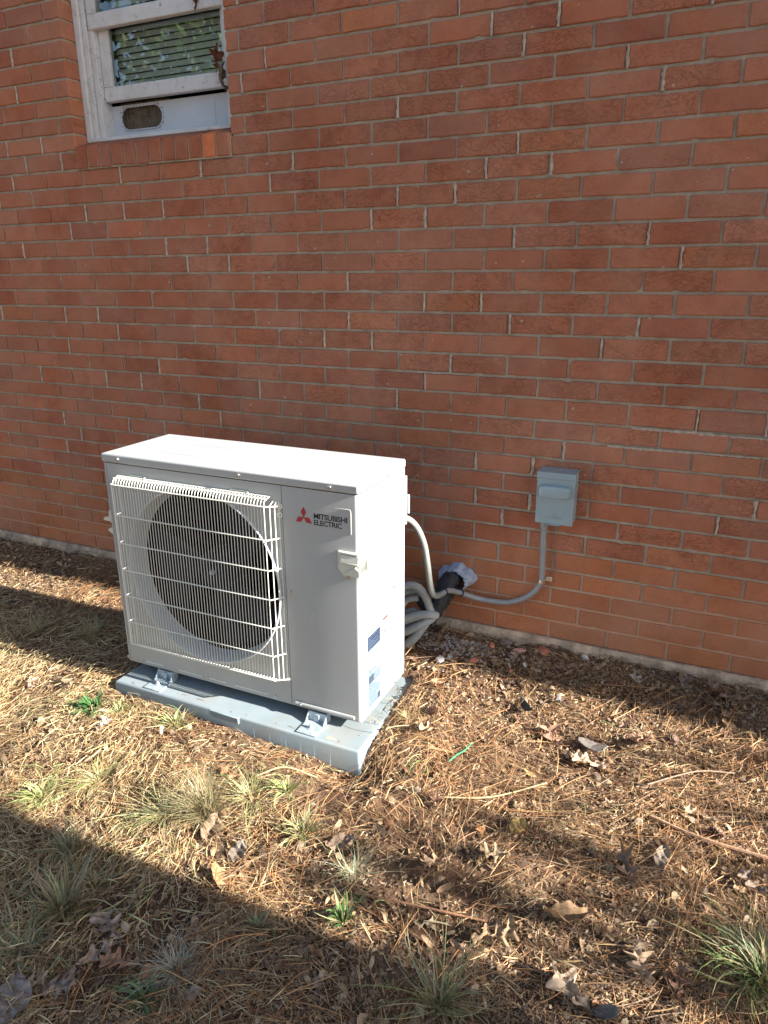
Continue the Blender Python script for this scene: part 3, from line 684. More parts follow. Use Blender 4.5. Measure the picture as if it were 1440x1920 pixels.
# emblem: three rhombi
s = MB(); ex, ez, el = -.3950, .6040, .0315
for a in (90, 210, 330):
    d = Vector((math.cos(R(a)), math.sin(R(a)))); n_ = Vector((-d.y, d.x))
    p = [(ex, ez), (ex+d.x*el/2+n_.x*el*.285, ez+d.y*el/2+n_.y*el*.285), (ex+d.x*el, ez+d.y*el), (ex+d.x*el/2-n_.x*el*.285, ez+d.y*el/2-n_.y*el*.285)]
    s.prism(p, UY0-.0012, UY0-.0001)
s.build('emblem', M['red'], ac)
def text_mesh(body, x0, x1, z0, z1, y, m, name, par, plane='XZ', bold=.02, depth=.0006, xp=0, space=1.0):
    cu = bpy.data.curves.new('t', 'FONT'); cu.body = body; cu.offset = bold; cu.space_character = space; cu.resolution_u = 3
    ob = bpy.data.objects.new('t', cu); COL.objects.link(ob)
    dg = bpy.context.evaluated_depsgraph_get(); me = bpy.data.meshes.new_from_object(ob.evaluated_get(dg))
    bpy.data.objects.remove(ob)
    vs = [v.co.copy() for v in me.vertices]; fs = [tuple(p.vertices) for p in me.polygons]
    bpy.data.meshes.remove(me)
    ax = min(v.x for v in vs); bx = max(v.x for v in vs); ay = min(v.y for v in vs); by = max(v.y for v in vs)
    mb = MB()
    def P(v, d):
        a = x0+(v.x-ax)/(bx-ax)*(x1-x0); b_ = z0+(v.y-ay)/(by-ay)*(z1-z0)
        return (a, y-d, b_) if plane == 'XZ' else (xp+d, a, b_)
    mb.add([P(v, depth) for v in vs], fs)
    return mb.build(name, m, par)
text_mesh('MITSUBISHI', -.3605, -.2510, .6045, .6215, UY0, M['ink'], 'lettering', ac, bold=.019, space=.93)
text_mesh('ELECTRIC', -.3605, -.2680, .5850, .6015, UY0, M['ink'], 'lettering', ac, bold=.019, space=.93)
s = MB(); s.tube([(-.292, UY0, .6465), (-.246, UY0, .6465), (-.241, UY0, .645), (-.239, UY0, .640), (-.239, UY0, .573)], .0011, 6); s.build('panel_bead', M['guard'], ac)
# corner handle, front right
s = MB()
s.prism([(-.283, .519), (-.2165, .519), (-.2165, .447), (-.236, .438), (-.262, .438), (-.272, .449), (-.283, .462)], UY0-.0035, UY0-.0005)
s.box(-.2795, -.2135, UY0-.0105, UY0-.003, .5115, .5185, .002)
s.box(-.2740, -.2110, UY0-.0135, UY0-.003, .4830, .4895, .0025)
s.prism([(UY0-.0032, .510), (UY0-.0095, .510), (UY0-.0125, .490), (UY0-.0032, .490)], -.2690, -.2130, 'YZ')
s.prism([(-.262, .450), (-.2105, .4475), (-.2105, .466), (-.224, .475), (-.236, .468)], UY0-.012, UY0-.0034)
s.box(UX1-.001, UX1+.0055, UY0-.010, -.663, .4475, .4525, .0015); s.box(UX1-.001, UX1+.0055, UY0-.010, -.663, .4835, .4895, .0015)
s.box(UX1-.001, UX1+.0055, -.667, -.6625, .4525, .4835, .001)
hd = s.build('corner_handle', M['plast'], ac)
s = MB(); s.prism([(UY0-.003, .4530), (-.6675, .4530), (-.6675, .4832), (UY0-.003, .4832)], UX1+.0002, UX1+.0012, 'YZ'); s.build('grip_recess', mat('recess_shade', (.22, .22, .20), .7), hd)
screw(-.2505, .4435, UY0-.0035)
# hand grip on the left side
s = MB()
s.prism([(-1.1640, .522), (-1.172, .520), (-1.1745, .497), (-1.198, .492), (-1.201, .486), (-1.196, .482), (-1.175, .482), (-1.164, .476)], -.704, -.640)
s.prism([(-1.1640, .462), (-1.178, .455), (-1.186, .450), (-1.184, .445), (-1.1645, .434)], -.704, -.640)
s.build('side_handle', M['plast'], ac)
s = MB(); s.box(UX1-.03, UX1+.004, UY1+.001, UY1+.012, .50, .665, .002); s.box(UX1-.02, UX1+.010, UY1+.012, UY1+.022, .535, .60, .003)
s.build('rear_cover', M['paint'], ac)
# labels on the right side
def sticker(name, y0, y1, z0, z1, m, rows, ink, seed=0, extra=None):
    s = MB(); s.box(UX1, UX1+.0006, y0, y1, z0, z1); st = s.build(name, m, ac)
    if rows:
        rr = random.Random(seed); s = MB(); n = rows
        for i in range(n):
            z = z1-(i+1)*(z1-z0)/(n+1); h = (z1-z0)/(n+1)*.22; y = y0+.004
            while y < y1-.006:
                wl_ = rr.uniform(.003, .011); e = min(y+wl_, y1-.004); s.box(UX1+.0006, UX1+.0009, y, e, z-h, z+h); y = e+rr.uniform(.0012, .003)
                if rr.random() < .07: break
        s.build('printed_line', ink, st)
    return st
navy = mat('label_navy', (.022, .034, .062), .6, spec=.2); pale = mat('label_pale_blue', (.15, .20, .25), .6, spec=.2); inkb = mat('label_ink', (.03, .045, .07), .6); inkw = mat('label_white_print', (.06, .085, .13), .5); redp = mat('label_red', (.24, .04, .04), .5); grp = mat('label_grey_print', (.12, .12, .11), .6)
sticker('caution_label', -.661, -.5715, .1735, .2235, navy, 8, inkw, 1)
np_ = sticker('rating_plate', -.661, -.5725, -.029, .114, pale, 17, inkb, 2)
s = MB(); s.box(UX1+.0009, UX1+.0013, -.656, -.622, .058, .083); s.build('dark_panel', inkb, np_)
s = MB(); s.box(UX1+.0009, UX1+.0013, -.592, -.574, -.026, -.005); s.build('dark_panel', inkb, np_)
wl2 = sticker('warning_label', -.550, -.5145, .162, .240, mat('label_paper_blue', (.19, .26, .30), .6), 10, mat('label_blue_print', (.10, .17, .22), .6), 3)
s = MB(); s.box(UX1+.0009, UX1+.0013, -.550, -.5145, .232, .2398); s.box(UX1+.0009, UX1+.0013, -.550, -.5145, .1865, .1895); s.build('red_band', redp, wl2)
s = MB(); rr = random.Random(5)
for i in range(13):
    y = -.545; z = .104-i*.0062
    while y < -.499:
        e = min(y+rr.uniform(.003, .01), -.496); s.box(UX1+.0001, UX1+.0005, y, e, z, z+.0015); y = e+.002
        if rr.random() < .12: break
s.build('printed_notice', grp, ac)
# faint stamped dots low on the service panel
s = MB(); rr = random.Random(8)
for _ in range(26):
    x = rr.uniform(-.385, -.355); z = rr.uniform(.255, .295); s.box(x, x+.0018, UY0-.0008, UY0, z, z+.0016)
s.build('stamped_mark', M['guard'], ac)
# mounting feet
def foot(x, back=False):
    y0, y1 = (-.790, -.722) if not back else (-.372, -.350)
    s = MB()
    s.box(x-.036, x+.036, y0, y1+.03, PZ+.0005, PZ+.0045, .0015)
    if not back:
        for a_, b_ in ((x-.034, x-.031), (x+.031, x+.034)):
            s.prism([(-.738, PZ+.0045), (-.690, PZ+.0045), (-.690, UZ0+.002), (-.712, UZ0+.002)], a_, b_, 'YZ')
        s.box(x-.031, x+.031, -.7155, -.7125, PZ+.0045, UZ0+.002)
        s.box(x-.009, x+.009, -.7215, -.7155, PZ+.0045, UZ0-.002, .001)
    else: s.box(x-.03, x+.03, -.384, -.379, PZ+.0045, UZ0+.01)
    ft_ = s.build('mounting_foot', M['galv'], ac)
    if not back:
        s = MB(); s.lathe([(0, PZ+.0062), (.0115, PZ+.0062), (.0115, PZ+.0048)], (x, -.756, 0), 'Z', 20); s.lathe([(0, PZ+.0145), (.0062, PZ+.0145), (.0072, PZ+.0125), (.0072, PZ+.0062)], (x, -.756, 0), 'Z', 6, False)
        s.tube([(x, -.756, PZ+.0145), (x, -.756, PZ+.019)], .0038, 8); s.build('anchor_bolt', M['galv'], ft_)
foot(-.990); foot(-.372); foot(-.990, True); foot(-.280, True)

# ------------------------------------------------------------------ pad
s = MB(); bm = bmesh.new(); bmesh.ops.create_cube(bm, size=1)
for v in bm.verts:
    e = .006 if v.co.z < 0 else 0
    v.co = Vector(((PX0+PX1)/2+v.co.x*(PX1-PX0+2*e), (PY0+PY1)/2+v.co.y*(PY1-PY0+2*e), (PZ-.20)/2+v.co.z*(.115)))
top_ = PZ
for v in bm.verts: v.co.z = PZ if v.co.z > -.13 else -.195
bmesh.ops.bevel(bm, geom=bm.edges[:], offset=.007, segments=3, affect='EDGES', profile=.5); s.bm(bm, True)
pad = s.build('pad', M['pad'], None); tag(pad, 'grey blue plastic equipment pad set in the ground under the heat pump', 'equipment pad')
pad.name = 'equipment_pad'
for x in (-1.09, -1.045, -.985, -.94, -.90, -.86, -.82, -.78, -.56, -.50, -.455, -.44, -.385, -.335, -.28):
    s = MB(); yt, yb = PY0-.0006, PY0-.0056
    s.add([(x-.0016, yt, PZ-.012), (x, yt+.0006, PZ-.012), (x+.0016, yt, PZ-.012), (x-.0016, yb, PZ-.105), (x, yb-.0014, PZ-.105), (x+.0016, yb, PZ-.105)], [(0, 1, 4, 3), (1, 2, 5, 4), (0, 2, 1), (3, 4, 5), (0, 3, 5, 2)])
    s.build('pad_rib', M['pad'], pad)
s = MB(); s.box(-.735, -.618, PY0-.0065, PY0+.006, PZ-.0245, PZ-.0012, .0015, 1); nb = s.build('name_block', M['pad'], pad)
text_mesh('DIVERSITECH', -.728, -.626, PZ-.0205, PZ-.0075, PY0-.0065, M['pad'], 'embossed_lettering', nb, bold=.02, depth=.0012)
s = MB(); s.add([(-.31, -.770, PZ+.0004), (-.295, -.765, PZ+.0004), (-.27, -.770, PZ+.0004), (-.285, -.778, PZ+.0004), (-.305, -.780, PZ+.0004)], [(0, 1, 2, 3, 4)])
s.build('clay_smudge', mat('clay_smudge', (.33, .30, .24), .8), pad)

# ------------------------------------------------------------------ disconnect box and its whip
bx = empty('disconnect_box', (.206, 0, .465), 'light grey electrical disconnect box mounted on the brick wall', 'electrical box')
s = MB(); s.box(.1435, .2665, -.066, -.0015, .468, .642, .003); s.build('enclosure', M['boxp'], bx)
s = MB(); s.box(.1405, .2705, -.0745, -.0015, .6435, .6465, .001); s.box(.1405, .2705, -.0775, -.0745, .6250, .6465, .0012)
s.box(.1405, .1430, -.0745, -.030, .615, .6435, .0005); s.box(.2680, .2705, -.0745, -.030, .615, .6435, .0005)
s.build('rain_hood', M['boxp'], bx)
s = MB(); s.box(.1425, .2685, -.0755, -.066, .4655, .6245, .0012)
cv = s.build('cover', M['boxp'], bx)
# pressed handle bulge: superellipse dome
s = MB(); nu, nv = 36, 7; cx, cz, hx, hz = .2035, .5815, .054, .0235; vs = []
prof = [(1.0, 0), (.97, .004), (.90, .012), (.82, .0155), (.6, .0172), (.3, .0178), (.0, .018)]
for sc_, d in prof:
    for i in range(nu):
        a = 2*math.pi*i/nu; e = .42; ca, sa = math.cos(a), math.sin(a)
        sx = (hx-(1-sc_)*.022 if sc_ > .5 else hx*sc_*.85)*math.copysign(abs(ca)**e, ca); sz = (hz-(1-sc_)*.022 if sc_ > .5 else hz*sc_*.8)*math.copysign(abs(sa)**e, sa)
        vs.append((cx+sx, -.0755-d, cz+sz))
s.add(vs, [(q*nu+i, q*nu+(i+1) % nu, (q+1)*nu+(i+1) % nu, (q+1)*nu+i) for q in range(len(prof)-1) for i in range(nu)], True)
s.build('handle_bulge', M['boxp'], cv)
s = MB(); s.tube([(cx+(hx+.002)*math.copysign(abs(math.cos(a))**.42, math.cos(a)), -.0756, cz+(hz+.002)*math.copysign(abs(math.sin(a))**.42, math.sin(a))) for a in [2*math.pi*i/40 for i in range(41)]], .0011, 5); s.build('pressed_rim', M['boxp'], cv)
text_mesh('EATON', .180, .226, .4845, .494, -.0755, M['boxp'], 'embossed_lettering', cv, bold=.01, depth=.0014)
s = MB(); s.tube([(.2140+.007*math.cos(a), -.0758, .5010+.007*math.sin(a)) for a in [R(90+18*i) for i in range(11)]], .0011, 5); s.build('embossed_mark', M['boxp'], cv)
s = MB(); s.box(.182, .228, -.079, -.0665, .4615, .4650, .001); s.box(.190, .205, -.0775, -.0755, .4655, .4700, .0005); s.build('latch', M['boxp'], bx)
for x in (.1415, .2695):
    s = MB(); s.lathe([(0, -.040), (.0042, -.040), (.0042, -.034)], (x, 0, .600), 'Y', 10); s.build('hinge_pin', M['boxp'], bx)
# whip
wh = [(.167, -.033, .466), (.167, -.033, .40), (.1685, -.032, .31), (.170, -.031, .245), (.1600, -.031, .207), (.135, -.031, .172), (.097, -.031, .144), (.048, -.031, .1235), (-.013, -.032, .118), (-.060, -.040, .1225), (-.100, -.070, .143), (-.128, -.110, .168), (-.142, -.150, .184), (-.155, -.185, .182)]
s = MB(); s.tube(catmull(wh, 8), .0102, 14)
wp = s.build('electrical_whip', M['condu'], None); tag(wp, 'grey flexible conduit curving from the disconnect box down to the black pipe bundle', 'conduit')
s = MB(); s.lathe([(.0110, .448), (.0150, .448), (.0152, .4645), (.0152, .4655)], (.167, -.033, 0), 'Z', 20); s.lathe([(.0105, .432), (.0130, .432), (.0130, .448)], (.167, -.033, 0), 'Z', 20); s.build('conduit_fitting', M['condu'], wp)
wh2 = [(-.155, -.185, .182), (-.166, -.203, .182), (-.176, -.218, .198), (-.182, -.232, .250), (-.184, -.250, .320), (-.189, -.272, .400), (-.203, -.300, .465), (-.222, -.330, .503), (-.246, -.355, .512), (-.275, -.375, .508)]
s = MB(); s.tube(catmull(wh2, 14), .0112, 12, ripple=.03); wh_o = s.build('flexible_whip', M['whip'], None); tag(wh_o, 'pale ribbed flexible conduit looping up from the black bundle into the unit side', 'conduit')
for p, d in (((-.146, -.163, .184), (-.6, -1.0, -.1)), ((-.112, -.087, .1545), (-.55, -1, .6))):
    d = Vector(d).normalized(); p = Vector(p); a = d.cross(Vector((0, 0, 1))).normalized(); b_ = d.cross(a)
    s = MB(); s.tube([p+a*.0120*math.cos(q)+b_*.0120*math.sin(q) for q in [2*math.pi*i/20 for i in range(21)]], .0022, 6); s.build('cable_tie', M['ink'], wp)
s = MB(); cz_ = .232
s.tube([(.1695, -.031, .226), (.1695, -.031, .238)], .0120, 14, cap=False); s.box(.181, .2025, -.0045, -.0015, .2225, .2405, .0015); s.box(.1800, .1822, -.034, -.0015, .2245, .2385, .0006)
stp = s.build('pipe_strap', M['silver'], None); tag(stp, 'small shiny steel strap holding the grey conduit to the bricks', 'strap')
s = MB(); s.lathe([(0, -.0075), (.004, -.0072), (.0046, -.0045)], (.1935, 0, .2315), 'Y', 12); s.build('screw', M['screw'], stp)

# ------------------------------------------------------------------ pipe bundle and putty
s = MB(); P = catmull([(-0.176, 0.02, 0.165), (-0.167, -0.03, 0.184), (-0.174, -0.07, 0.172), (-0.183, -0.11, 0.128), (-0.194, -0.135, 0.091), (-0.211, -0.145, 0.054)], 6)
s.tube(P, [.036-.010*i/len(P) for i in range(len(P))], 24, bump=lambda i, k: .06*math.sin(k*1.9+i*.8)+.05*math.sin(i*2.3+k*.7))
s.tube(catmull([(-0.163, -0.075, 0.139), (-0.174, -0.1, 0.108), (-0.196, -0.12, 0.068), (-0.223, -0.13, 0.023)], 5), [.022-.0006*i for i in range(16)], 16, bump=lambda i, k: .10*math.sin(k*2.3+i)+.05*math.sin(k*5))
s.tube(catmull([(-0.245, -0.15, 0.155), (-0.23, -0.15, 0.119), (-0.212, -0.145, 0.076)], 4), .026, 14, bump=lambda i, k: .14*math.sin(k*2.3+i))
for q in (4, 9, 15, 21): s.tube([P[q]+Vector((0, 0, 0)), P[q]+(P[q+1]-P[q]).normalized()*.006], .0375-.010*q/len(P), 24, bump=lambda i, k: .06*math.sin(k*1.9+q*.8))
pb = s.build('pipe_bundle', M['black'], None); tag(pb, 'black wrapped pipe bundle coming out of the wall behind the heat pump', 'pipe insulation')
s = MB(); nu, nv = 60, 10; vs = []
for i in range(nu):
    a = 2*math.pi*i/nu; up = math.sin(a); ri = .042; 
    ro = .070*(1+.08*math.sin(a*2+1)+.07*math.sin(a*5+.4)+.04*math.sin(a*11))*(1.0 if up > -.3 else .80)
    for j in range(nv):
        q = j/(nv-1); rr_ = ri+(ro-ri)*q; yy = -.004-.046*math.sin(math.pi*(1-q)*.62)**1.0*(1+.06*math.sin(a*7+j)+.07*math.sin(a*17+j*1.7)) if q < 1 else .002
        if q == 0: yy = -.030
        vs.append((-.158+rr_*math.cos(a), yy, .174+rr_*math.sin(a)*.95))
s.add(vs, [(i*nv+j, i*nv+j+1, ((i+1) % nu)*nv+j+1, ((i+1) % nu)*nv+j) for i in range(nu) for j in range(nv-1)], True)
s.build('wall_seal', M['putty'], None); tag(bpy.data.objects['wall_seal'], 'lumpy pale blue grey putty sealing the pipe hole in the wall', 'sealant')
tubes = [
 ('grey insulated pipe curling under the arching one', [(-.335, -.19, .130), (-.300, -.18, .160), (-.262, -.17, .172), (-.232, -.16, .150), (-.214, -.15, .110)], .0140),
 ('grey insulated pipe hugging the unit corner below the sloping one', [(-.345, -.21, .030), (-.305, -.205, .050), (-.268, -.19, .066), (-.236, -.175, .074), (-.212, -.155, .080)], .0150),
 ('arching grey insulated pipe, topmost behind the unit edge', [(-0.333, -0.22, 0.129), (-0.301, -0.21, 0.187), (-0.271, -0.2, 0.203), (-0.24, -0.19, 0.194), (-0.216, -0.18, 0.156), (-0.202, -0.17, 0.107), (-0.197, -0.15, 0.071)], 0.0145),
 ('short grey insulated pipe with an open cut end under the arching one', [(-0.342, -0.2, 0.075), (-0.305, -0.2, 0.111), (-0.282, -0.195, 0.141), (-0.243, -0.19, 0.153)], 0.0115),
 ('nearly straight grey insulated pipe, middle one of the bundle', [(-0.335, -0.215, 0.052), (-0.29, -0.21, 0.068), (-0.245, -0.2, 0.088), (-0.196, -0.185, 0.093), (-0.18, -0.16, 0.081)], 0.0155),
 ('grey insulated pipe sloping below the straight one', [(-0.336, -0.215, -0.028), (-0.294, -0.21, 0.008), (-0.249, -0.2, 0.037), (-0.21, -0.18, 0.06), (-0.195, -0.155, 0.067)], 0.0155),
 ('lowest grey insulated pipe, bending down behind the unit', [(-0.336, -0.215, -0.107), (-0.292, -0.21, -0.05), (-0.257, -0.2, -0.014), (-0.231, -0.185, 0.025), (-0.218, -0.16, 0.049)], 0.0165),
 ('small bent grey insulated pipe bulging above the straight one', [(-0.34, -0.18, 0.033), (-0.297, -0.178, 0.074), (-0.266, -0.175, 0.09), (-0.242, -0.17, 0.079)], 0.0125),
 ('thin grey insulated pipe seen between the straight and sloping ones', [(-0.34, -0.19, -0.008), (-0.301, -0.185, 0.019), (-0.27, -0.18, 0.036), (-0.236, -0.17, 0.052)], 0.0115),
]
for lab, pts, rad in tubes:
    s = MB(); C_ = catmull(pts, 7); s.tube(C_, rad, 14, bump=lambda i, k: .015*math.sin(i*1.7+k)); o = s.build('insulated_pipe', M['foamp'], None); tag(o, lab, 'pipe', 'grey insulated pipes behind the unit')

# ------------------------------------------------------------------ litter
def on_pad(x, y, e=.0): return (x > PX0-.004-e) & (x < PX1+.004+e) & (y > PY0-.006-e) & (y < PY1+.004+e)
def strips(n, lo, hi, Lr, Wr, curv, rise, zr, palette, weights, seg=4, xr=(-3.0, 1.5), yr=(-2.1, -.012), dens=None, head=None, seed=1):
    g_ = np.random.default_rng(seed); x = g_.uniform(*xr, n*3); y = g_.uniform(*yr, n*3)
    keep = ~on_pad(x, y)
    if dens is not None: keep &= g_.uniform(0, 1, n*3) < dens(x, y)
    x = x[keep][:n]; y = y[keep][:n]; n = len(x)
    th = g_.uniform(0, 2*np.pi, n) if head is None else head(x, y, g_)
    Ln = g_.uniform(*Lr, n); W = g_.uniform(*Wr, n); cv_ = g_.normal(0, curv, n); z0 = g_.uniform(*zr, n)*g_.uniform(.3, 1, n)
    up0 = g_.normal(0, rise, n); up1 = -np.abs(g_.normal(0, rise*2, n))
    px, py = [x], [y]; a = th.copy()
    for i in range(seg):
        px.append(px[-1]+np.cos(a)*Ln/seg); py.append(py[-1]+np.sin(a)*Ln/seg); a = a+cv_/seg
    PXa = np.stack(px, 1); PYa = np.stack(py, 1)
    ok = ~on_pad(PXa, PYa, .0).any(1) & (PYa < -.008).all(1)
    PXa, PYa, Ln, W, z0, up0, up1 = [q[ok] for q in (PXa, PYa, Ln, W, z0, up0, up1)]; n = len(PXa)
    tt = np.linspace(0, 1, seg+1)[None]; base = gh(PXa, PYa); gm = base.max(1, keepdims=True)*.35+base*.65
    PZa = gm+z0[:, None]+np.abs(up0[:, None])*tt*Ln[:, None]*(1-.8*tt)*2+.001
    PZa = np.maximum(PZa, base+.002)
    dx = np.gradient(PXa, axis=1); dy = np.gradient(PYa, axis=1); q = np.sqrt(dx**2+dy**2)+1e-9
    wprof = np.interp(tt, [0, .15, .8, 1], [.6, 1, .8, .15])*W[:, None]/2
    nxv, nyv = -dy/q*wprof, dx/q*wprof; tw = g_.normal(0, .6, n)[:, None]
    A = np.stack([PXa+nxv, PYa+nyv, PZa+wprof*tw], -1); B = np.stack([PXa-nxv, PYa-nyv, PZa-wprof*tw], -1)
    V = np.stack([A, B], 2).reshape(-1, 3)
    b0 = np.arange(n)[:, None]*2*(seg+1)+np.arange(seg)[None]*2
    F = np.stack([b0, b0+1, b0+3, b0+2], -1).reshape(-1, 4)
    pal_ = np.array(palette); ci = g_.choice(len(pal_), n, p=np.array(weights)/sum(weights))
    C_ = pal_[ci]*g_.uniform(.7, 1.25, (n, 1)); C_ = np.repeat(C_, 2*(seg+1), 0)
    return V, F, C_
def litter(name, parts, m, lab):
    Vs, Fs, Cs = [], [], []; off = 0
    for V, F, C_ in parts: Vs.append(V); Fs.append(F+off); Cs.append(C_); off += len(V)
    me = np_mesh(name, np.concatenate(Vs), np.concatenate(Fs), np.concatenate(Cs)); me.materials.append(m)
    o = link(name, me); return tag(o, lab, None, None, 'stuff')
def sm01(v): return np.clip(v, 0, 1)
def grassy(x, y):   # left and lower left keeps more straw; the right is broken leaf litter
    d = sm01((.15-x)/.8)*sm01((-.5-y)/.25)
    d = np.maximum(d, sm01((-1.1-x)/.3)*sm01((-.35-y)/.2))
    return np.clip(d, .06, 1)*np.where(y > -.25, .3, 1)
def patchy(x, y): return np.clip(.62+1.5*vnoise(x, y, 4.5, 21)+.9*vnoise(x, y, 12, 22), .08, 1)
def bare(x, y):     # bare earth right in front of the pad and in the right centre
    b_ = np.exp(-(((x+.22)/.30)**2+((y+.94-.15*x)/.085)**2))*.93+np.exp(-(((x+.65)/.25)**2+((y+.845)/.03)**2))*.6+np.exp(-(((x+.12)/.10)**2+((y+.68)/.12)**2))*.5
    return np.clip(1-b_, .03, 1)
straw = [(.52, .385, .20), (.58, .46, .27), (.43, .29, .14), (.28, .17, .085), (.47, .39, .21)]
needle = [(.38, .20, .088), (.31, .145, .062), (.45, .28, .135), (.21, .115, .06), (.29, .20, .135)]
brown = [(.33, .22, .125), (.25, .155, .09), (.155, .095, .06), (.41, .29, .175), (.28, .20, .14), (.46, .35, .225)]
grn = [(.20, .27, .09), (.30, .34, .13), (.42, .42, .20)]
swirl = lambda x, y, g_: 1.0+3.5*vnoise(x, y, 2.0, 31)*2+g_.normal(0, .75, len(x))
nl = strips(19000, 0, 0, (.06, .16), (.0009, .0016), .35, .08, (.002, .022), needle, [4, 3, 3, 2, 1], 5, dens=lambda x, y: patchy(x, y)*bare(x, y)*np.where(y > -.3, .55, 1), head=swirl, seed=2)
litter('pine_needles', [nl], M['litter'], 'fallen orange brown pine needles scattered over the ground')
gr1 = strips(48000, 0, 0, (.015, .075), (.0010, .0024), .6, .10, (.001, .024), straw, [4, 3, 2, 1, 2], 4, dens=lambda x, y: grassy(x, y)*patchy(x+3, y)*bare(x, y), head=swirl, seed=3)
gr2 = strips(3500, 0, 0, (.03, .09), (.0016, .0032), .9, .30, (.002, .02), grn, [2, 2, 2], 4, dens=lambda x, y: grassy(x, y)*np.clip(2.5*vnoise(x, y, 5, 44)-.2, 0, 1), seed=4)
litter('dry_grass', [gr1, gr2], M['litter'], 'straw coloured dry grass with a few green blades covering the ground')
fr1 = strips(75000, 0, 0, (.005, .017), (.0018, .0055), 1.2, .25, (.0, .012), brown, [4, 4, 3, 3, 2, 1.5], 2, dens=lambda x, y: (1-.75*grassy(x, y))*patchy(x, y+5)*bare(x, y)**.8*np.where(y > -.3, .6, 1), seed=5)
fr2 = strips(4000, 0, 0, (.012, .035), (.006, .016), 1.0, .35, (.001, .014), brown, [3, 3, 2, 2, 3, 1.5], 3, dens=lambda x, y: patchy(x+7, y)*bare(x, y)*.8, seed=6)
fr3 = strips(75000, 0, 0, (.006, .030), (.0010, .0024), .8, .2, (.0, .012), [(.44, .31, .17), (.35, .22, .12), (.22, .13, .075), (.50, .38, .23)], [3, 3, 2, 1], 2, dens=lambda x, y: patchy(x, y+9)*bare(x, y)**.6, seed=7)
def leaf_bits(n, seed):
    g_ = np.random.default_rng(seed); Vs, Fs, Cs = [], [], []; off = 0; br = np.array(brown[:3]+[(.26, .145, .085), (.20, .125, .09), (.33, .23, .165), (.30, .20, .12)])
    base_ = [leaf_mesh(1, wd, (1, 1, 1), curl=cu, fold=fo_, lobes=lb, seed=sd2, oval=ov) for wd, cu, fo_, lb, sd2, ov in
             ((.75, .4, .5, 3, 1, False), (.6, .3, .3, 4, 2, False), (.5, .5, .5, 2, 3, True), (.7, .6, .8, 3, 4, False), (.35, .3, .5, 2, 5, True), (.8, .3, .4, 2, 6, False))]
    arr = []
    for mb in base_:
        v = np.array(mb.v[:41*7]).reshape(41, 7, 3)[::2]; nn = v.shape[0]; ix = np.arange(nn*7).reshape(nn, 7)
        arr.append((v.reshape(-1, 3), np.stack([ix[:-1, :-1], ix[:-1, 1:], ix[1:, 1:], ix[1:, :-1]], -1).reshape(-1, 4)))
    k = 0
    while k < n:
        x, y = g_.uniform(-2.9, 1.4), g_.uniform(-2.0, -.03)
        if on_pad(np.array(x), np.array(y), .03) or (x > -1.25 and x < -.12 and y > -.36 and y < -.3): continue
        if g_.uniform() > (.6 if x < -.1 else 1.0)*float(patchy(np.array(x+2), np.array(y))*bare(np.array(x), np.array(y))): k += .3; continue
        V0, F0 = arr[g_.integers(len(arr))]; sc_ = g_.uniform(.018, .050)*(1.25 if y > -.3 else 1); Mx = np.array((Matrix.Rotation(g_.uniform(0, 6.3), 3, 'Z') @ Matrix.Rotation(g_.normal(0, .22), 3, 'X') @ Matrix.Rotation(g_.normal(0, .22), 3, 'Y')))
        lo_ = int(g_.integers(0, 6)); F1 = F0[lo_*6*g_.integers(0, 2):]
        V = (V0*sc_) @ Mx.T; V[:, 2] -= V[:, 2].min()*.8; V += (x, y, float(gh(x, y))+.004); Vs.append(V); Fs.append(F1+off); off += len(V); Cs.append(np.repeat((br[g_.integers(len(br))]*g_.uniform(.7, 1.2))[None], len(V), 0)); k += 1
    return np.concatenate(Vs), np.concatenate(Fs), np.concatenate(Cs)
litter('leaf_litter', [fr1, fr2, fr3, leaf_bits(1900, 77)], M['litter'], 'crushed brown leaf fragments and straw bits over the bare soil')

# tufts
def tuft(loc, n, hgt, spread, wid, palette, lab, name='grass_tuft', seed=0, droop=.8, cat='plant', group='grass tufts and weeds', flat=0.0):
    g_ = np.random.default_rng(seed+100); seg = 6
    a = g_.uniform(0, 2*np.pi, n); Ln = hgt*g_.uniform(.2, 1.1, n)**1.0; out = g_.uniform(.1, 1, n)*spread; r0_ = g_.uniform(0, .25, n)*spread*.6
    tt = np.linspace(0, 1, seg+1)[None]
    bx_ = r0_*np.cos(a); by_ = r0_*np.sin(a); bend = g_.normal(0, .75, n)[:, None]; hgt *= .66; spread *= 1.15; droop *= 1.15
    ang = a[:, None]+bend*tt
    rad = (out[:, None]*tt**1.5)*(Ln[:, None]/hgt); X_ = bx_[:, None]+rad*np.cos(ang); Y_ = by_[:, None]+rad*np.sin(ang)
    Zt = Ln[:, None]*(tt-droop*.55*tt**2*(out[:, None]/spread))*(1-flat)
    base = gh(loc[0]+X_, loc[1]+Y_)-float(gh(*loc)); Zt = np.maximum(Zt, base+.003)
    wv = np.interp(tt, [0, .3, .75, 1], [.5, 1, .7, .08])*wid*.8*g_.uniform(.5, 1.2, n)[:, None]/2
    sx_, sy_ = -np.sin(ang)*wv, np.cos(ang)*wv
    A = np.stack([X_+sx_, Y_+sy_, Zt], -1); B = np.stack([X_-sx_, Y_-sy_, Zt+wv*.3], -1); V = np.stack([A, B], 2).reshape(-1, 3)
    b0 = np.arange(n)[:, None]*2*(seg+1)+np.arange(seg)[None]*2; F = np.stack([b0, b0+1, b0+3, b0+2], -1).reshape(-1, 4)
    pal_ = np.array(palette); C_ = np.repeat(pal_[g_.integers(0, len(pal_), n)]*g_.uniform(.75, 1.25, (n, 1)), 2*(seg+1), 0)
    me = np_mesh(name, V, F, C_); me.materials.append(M['green']); o = link(name, me); o.location = (loc[0], loc[1], float(gh(*loc))-.002)
    return tag(o, lab, cat, group)
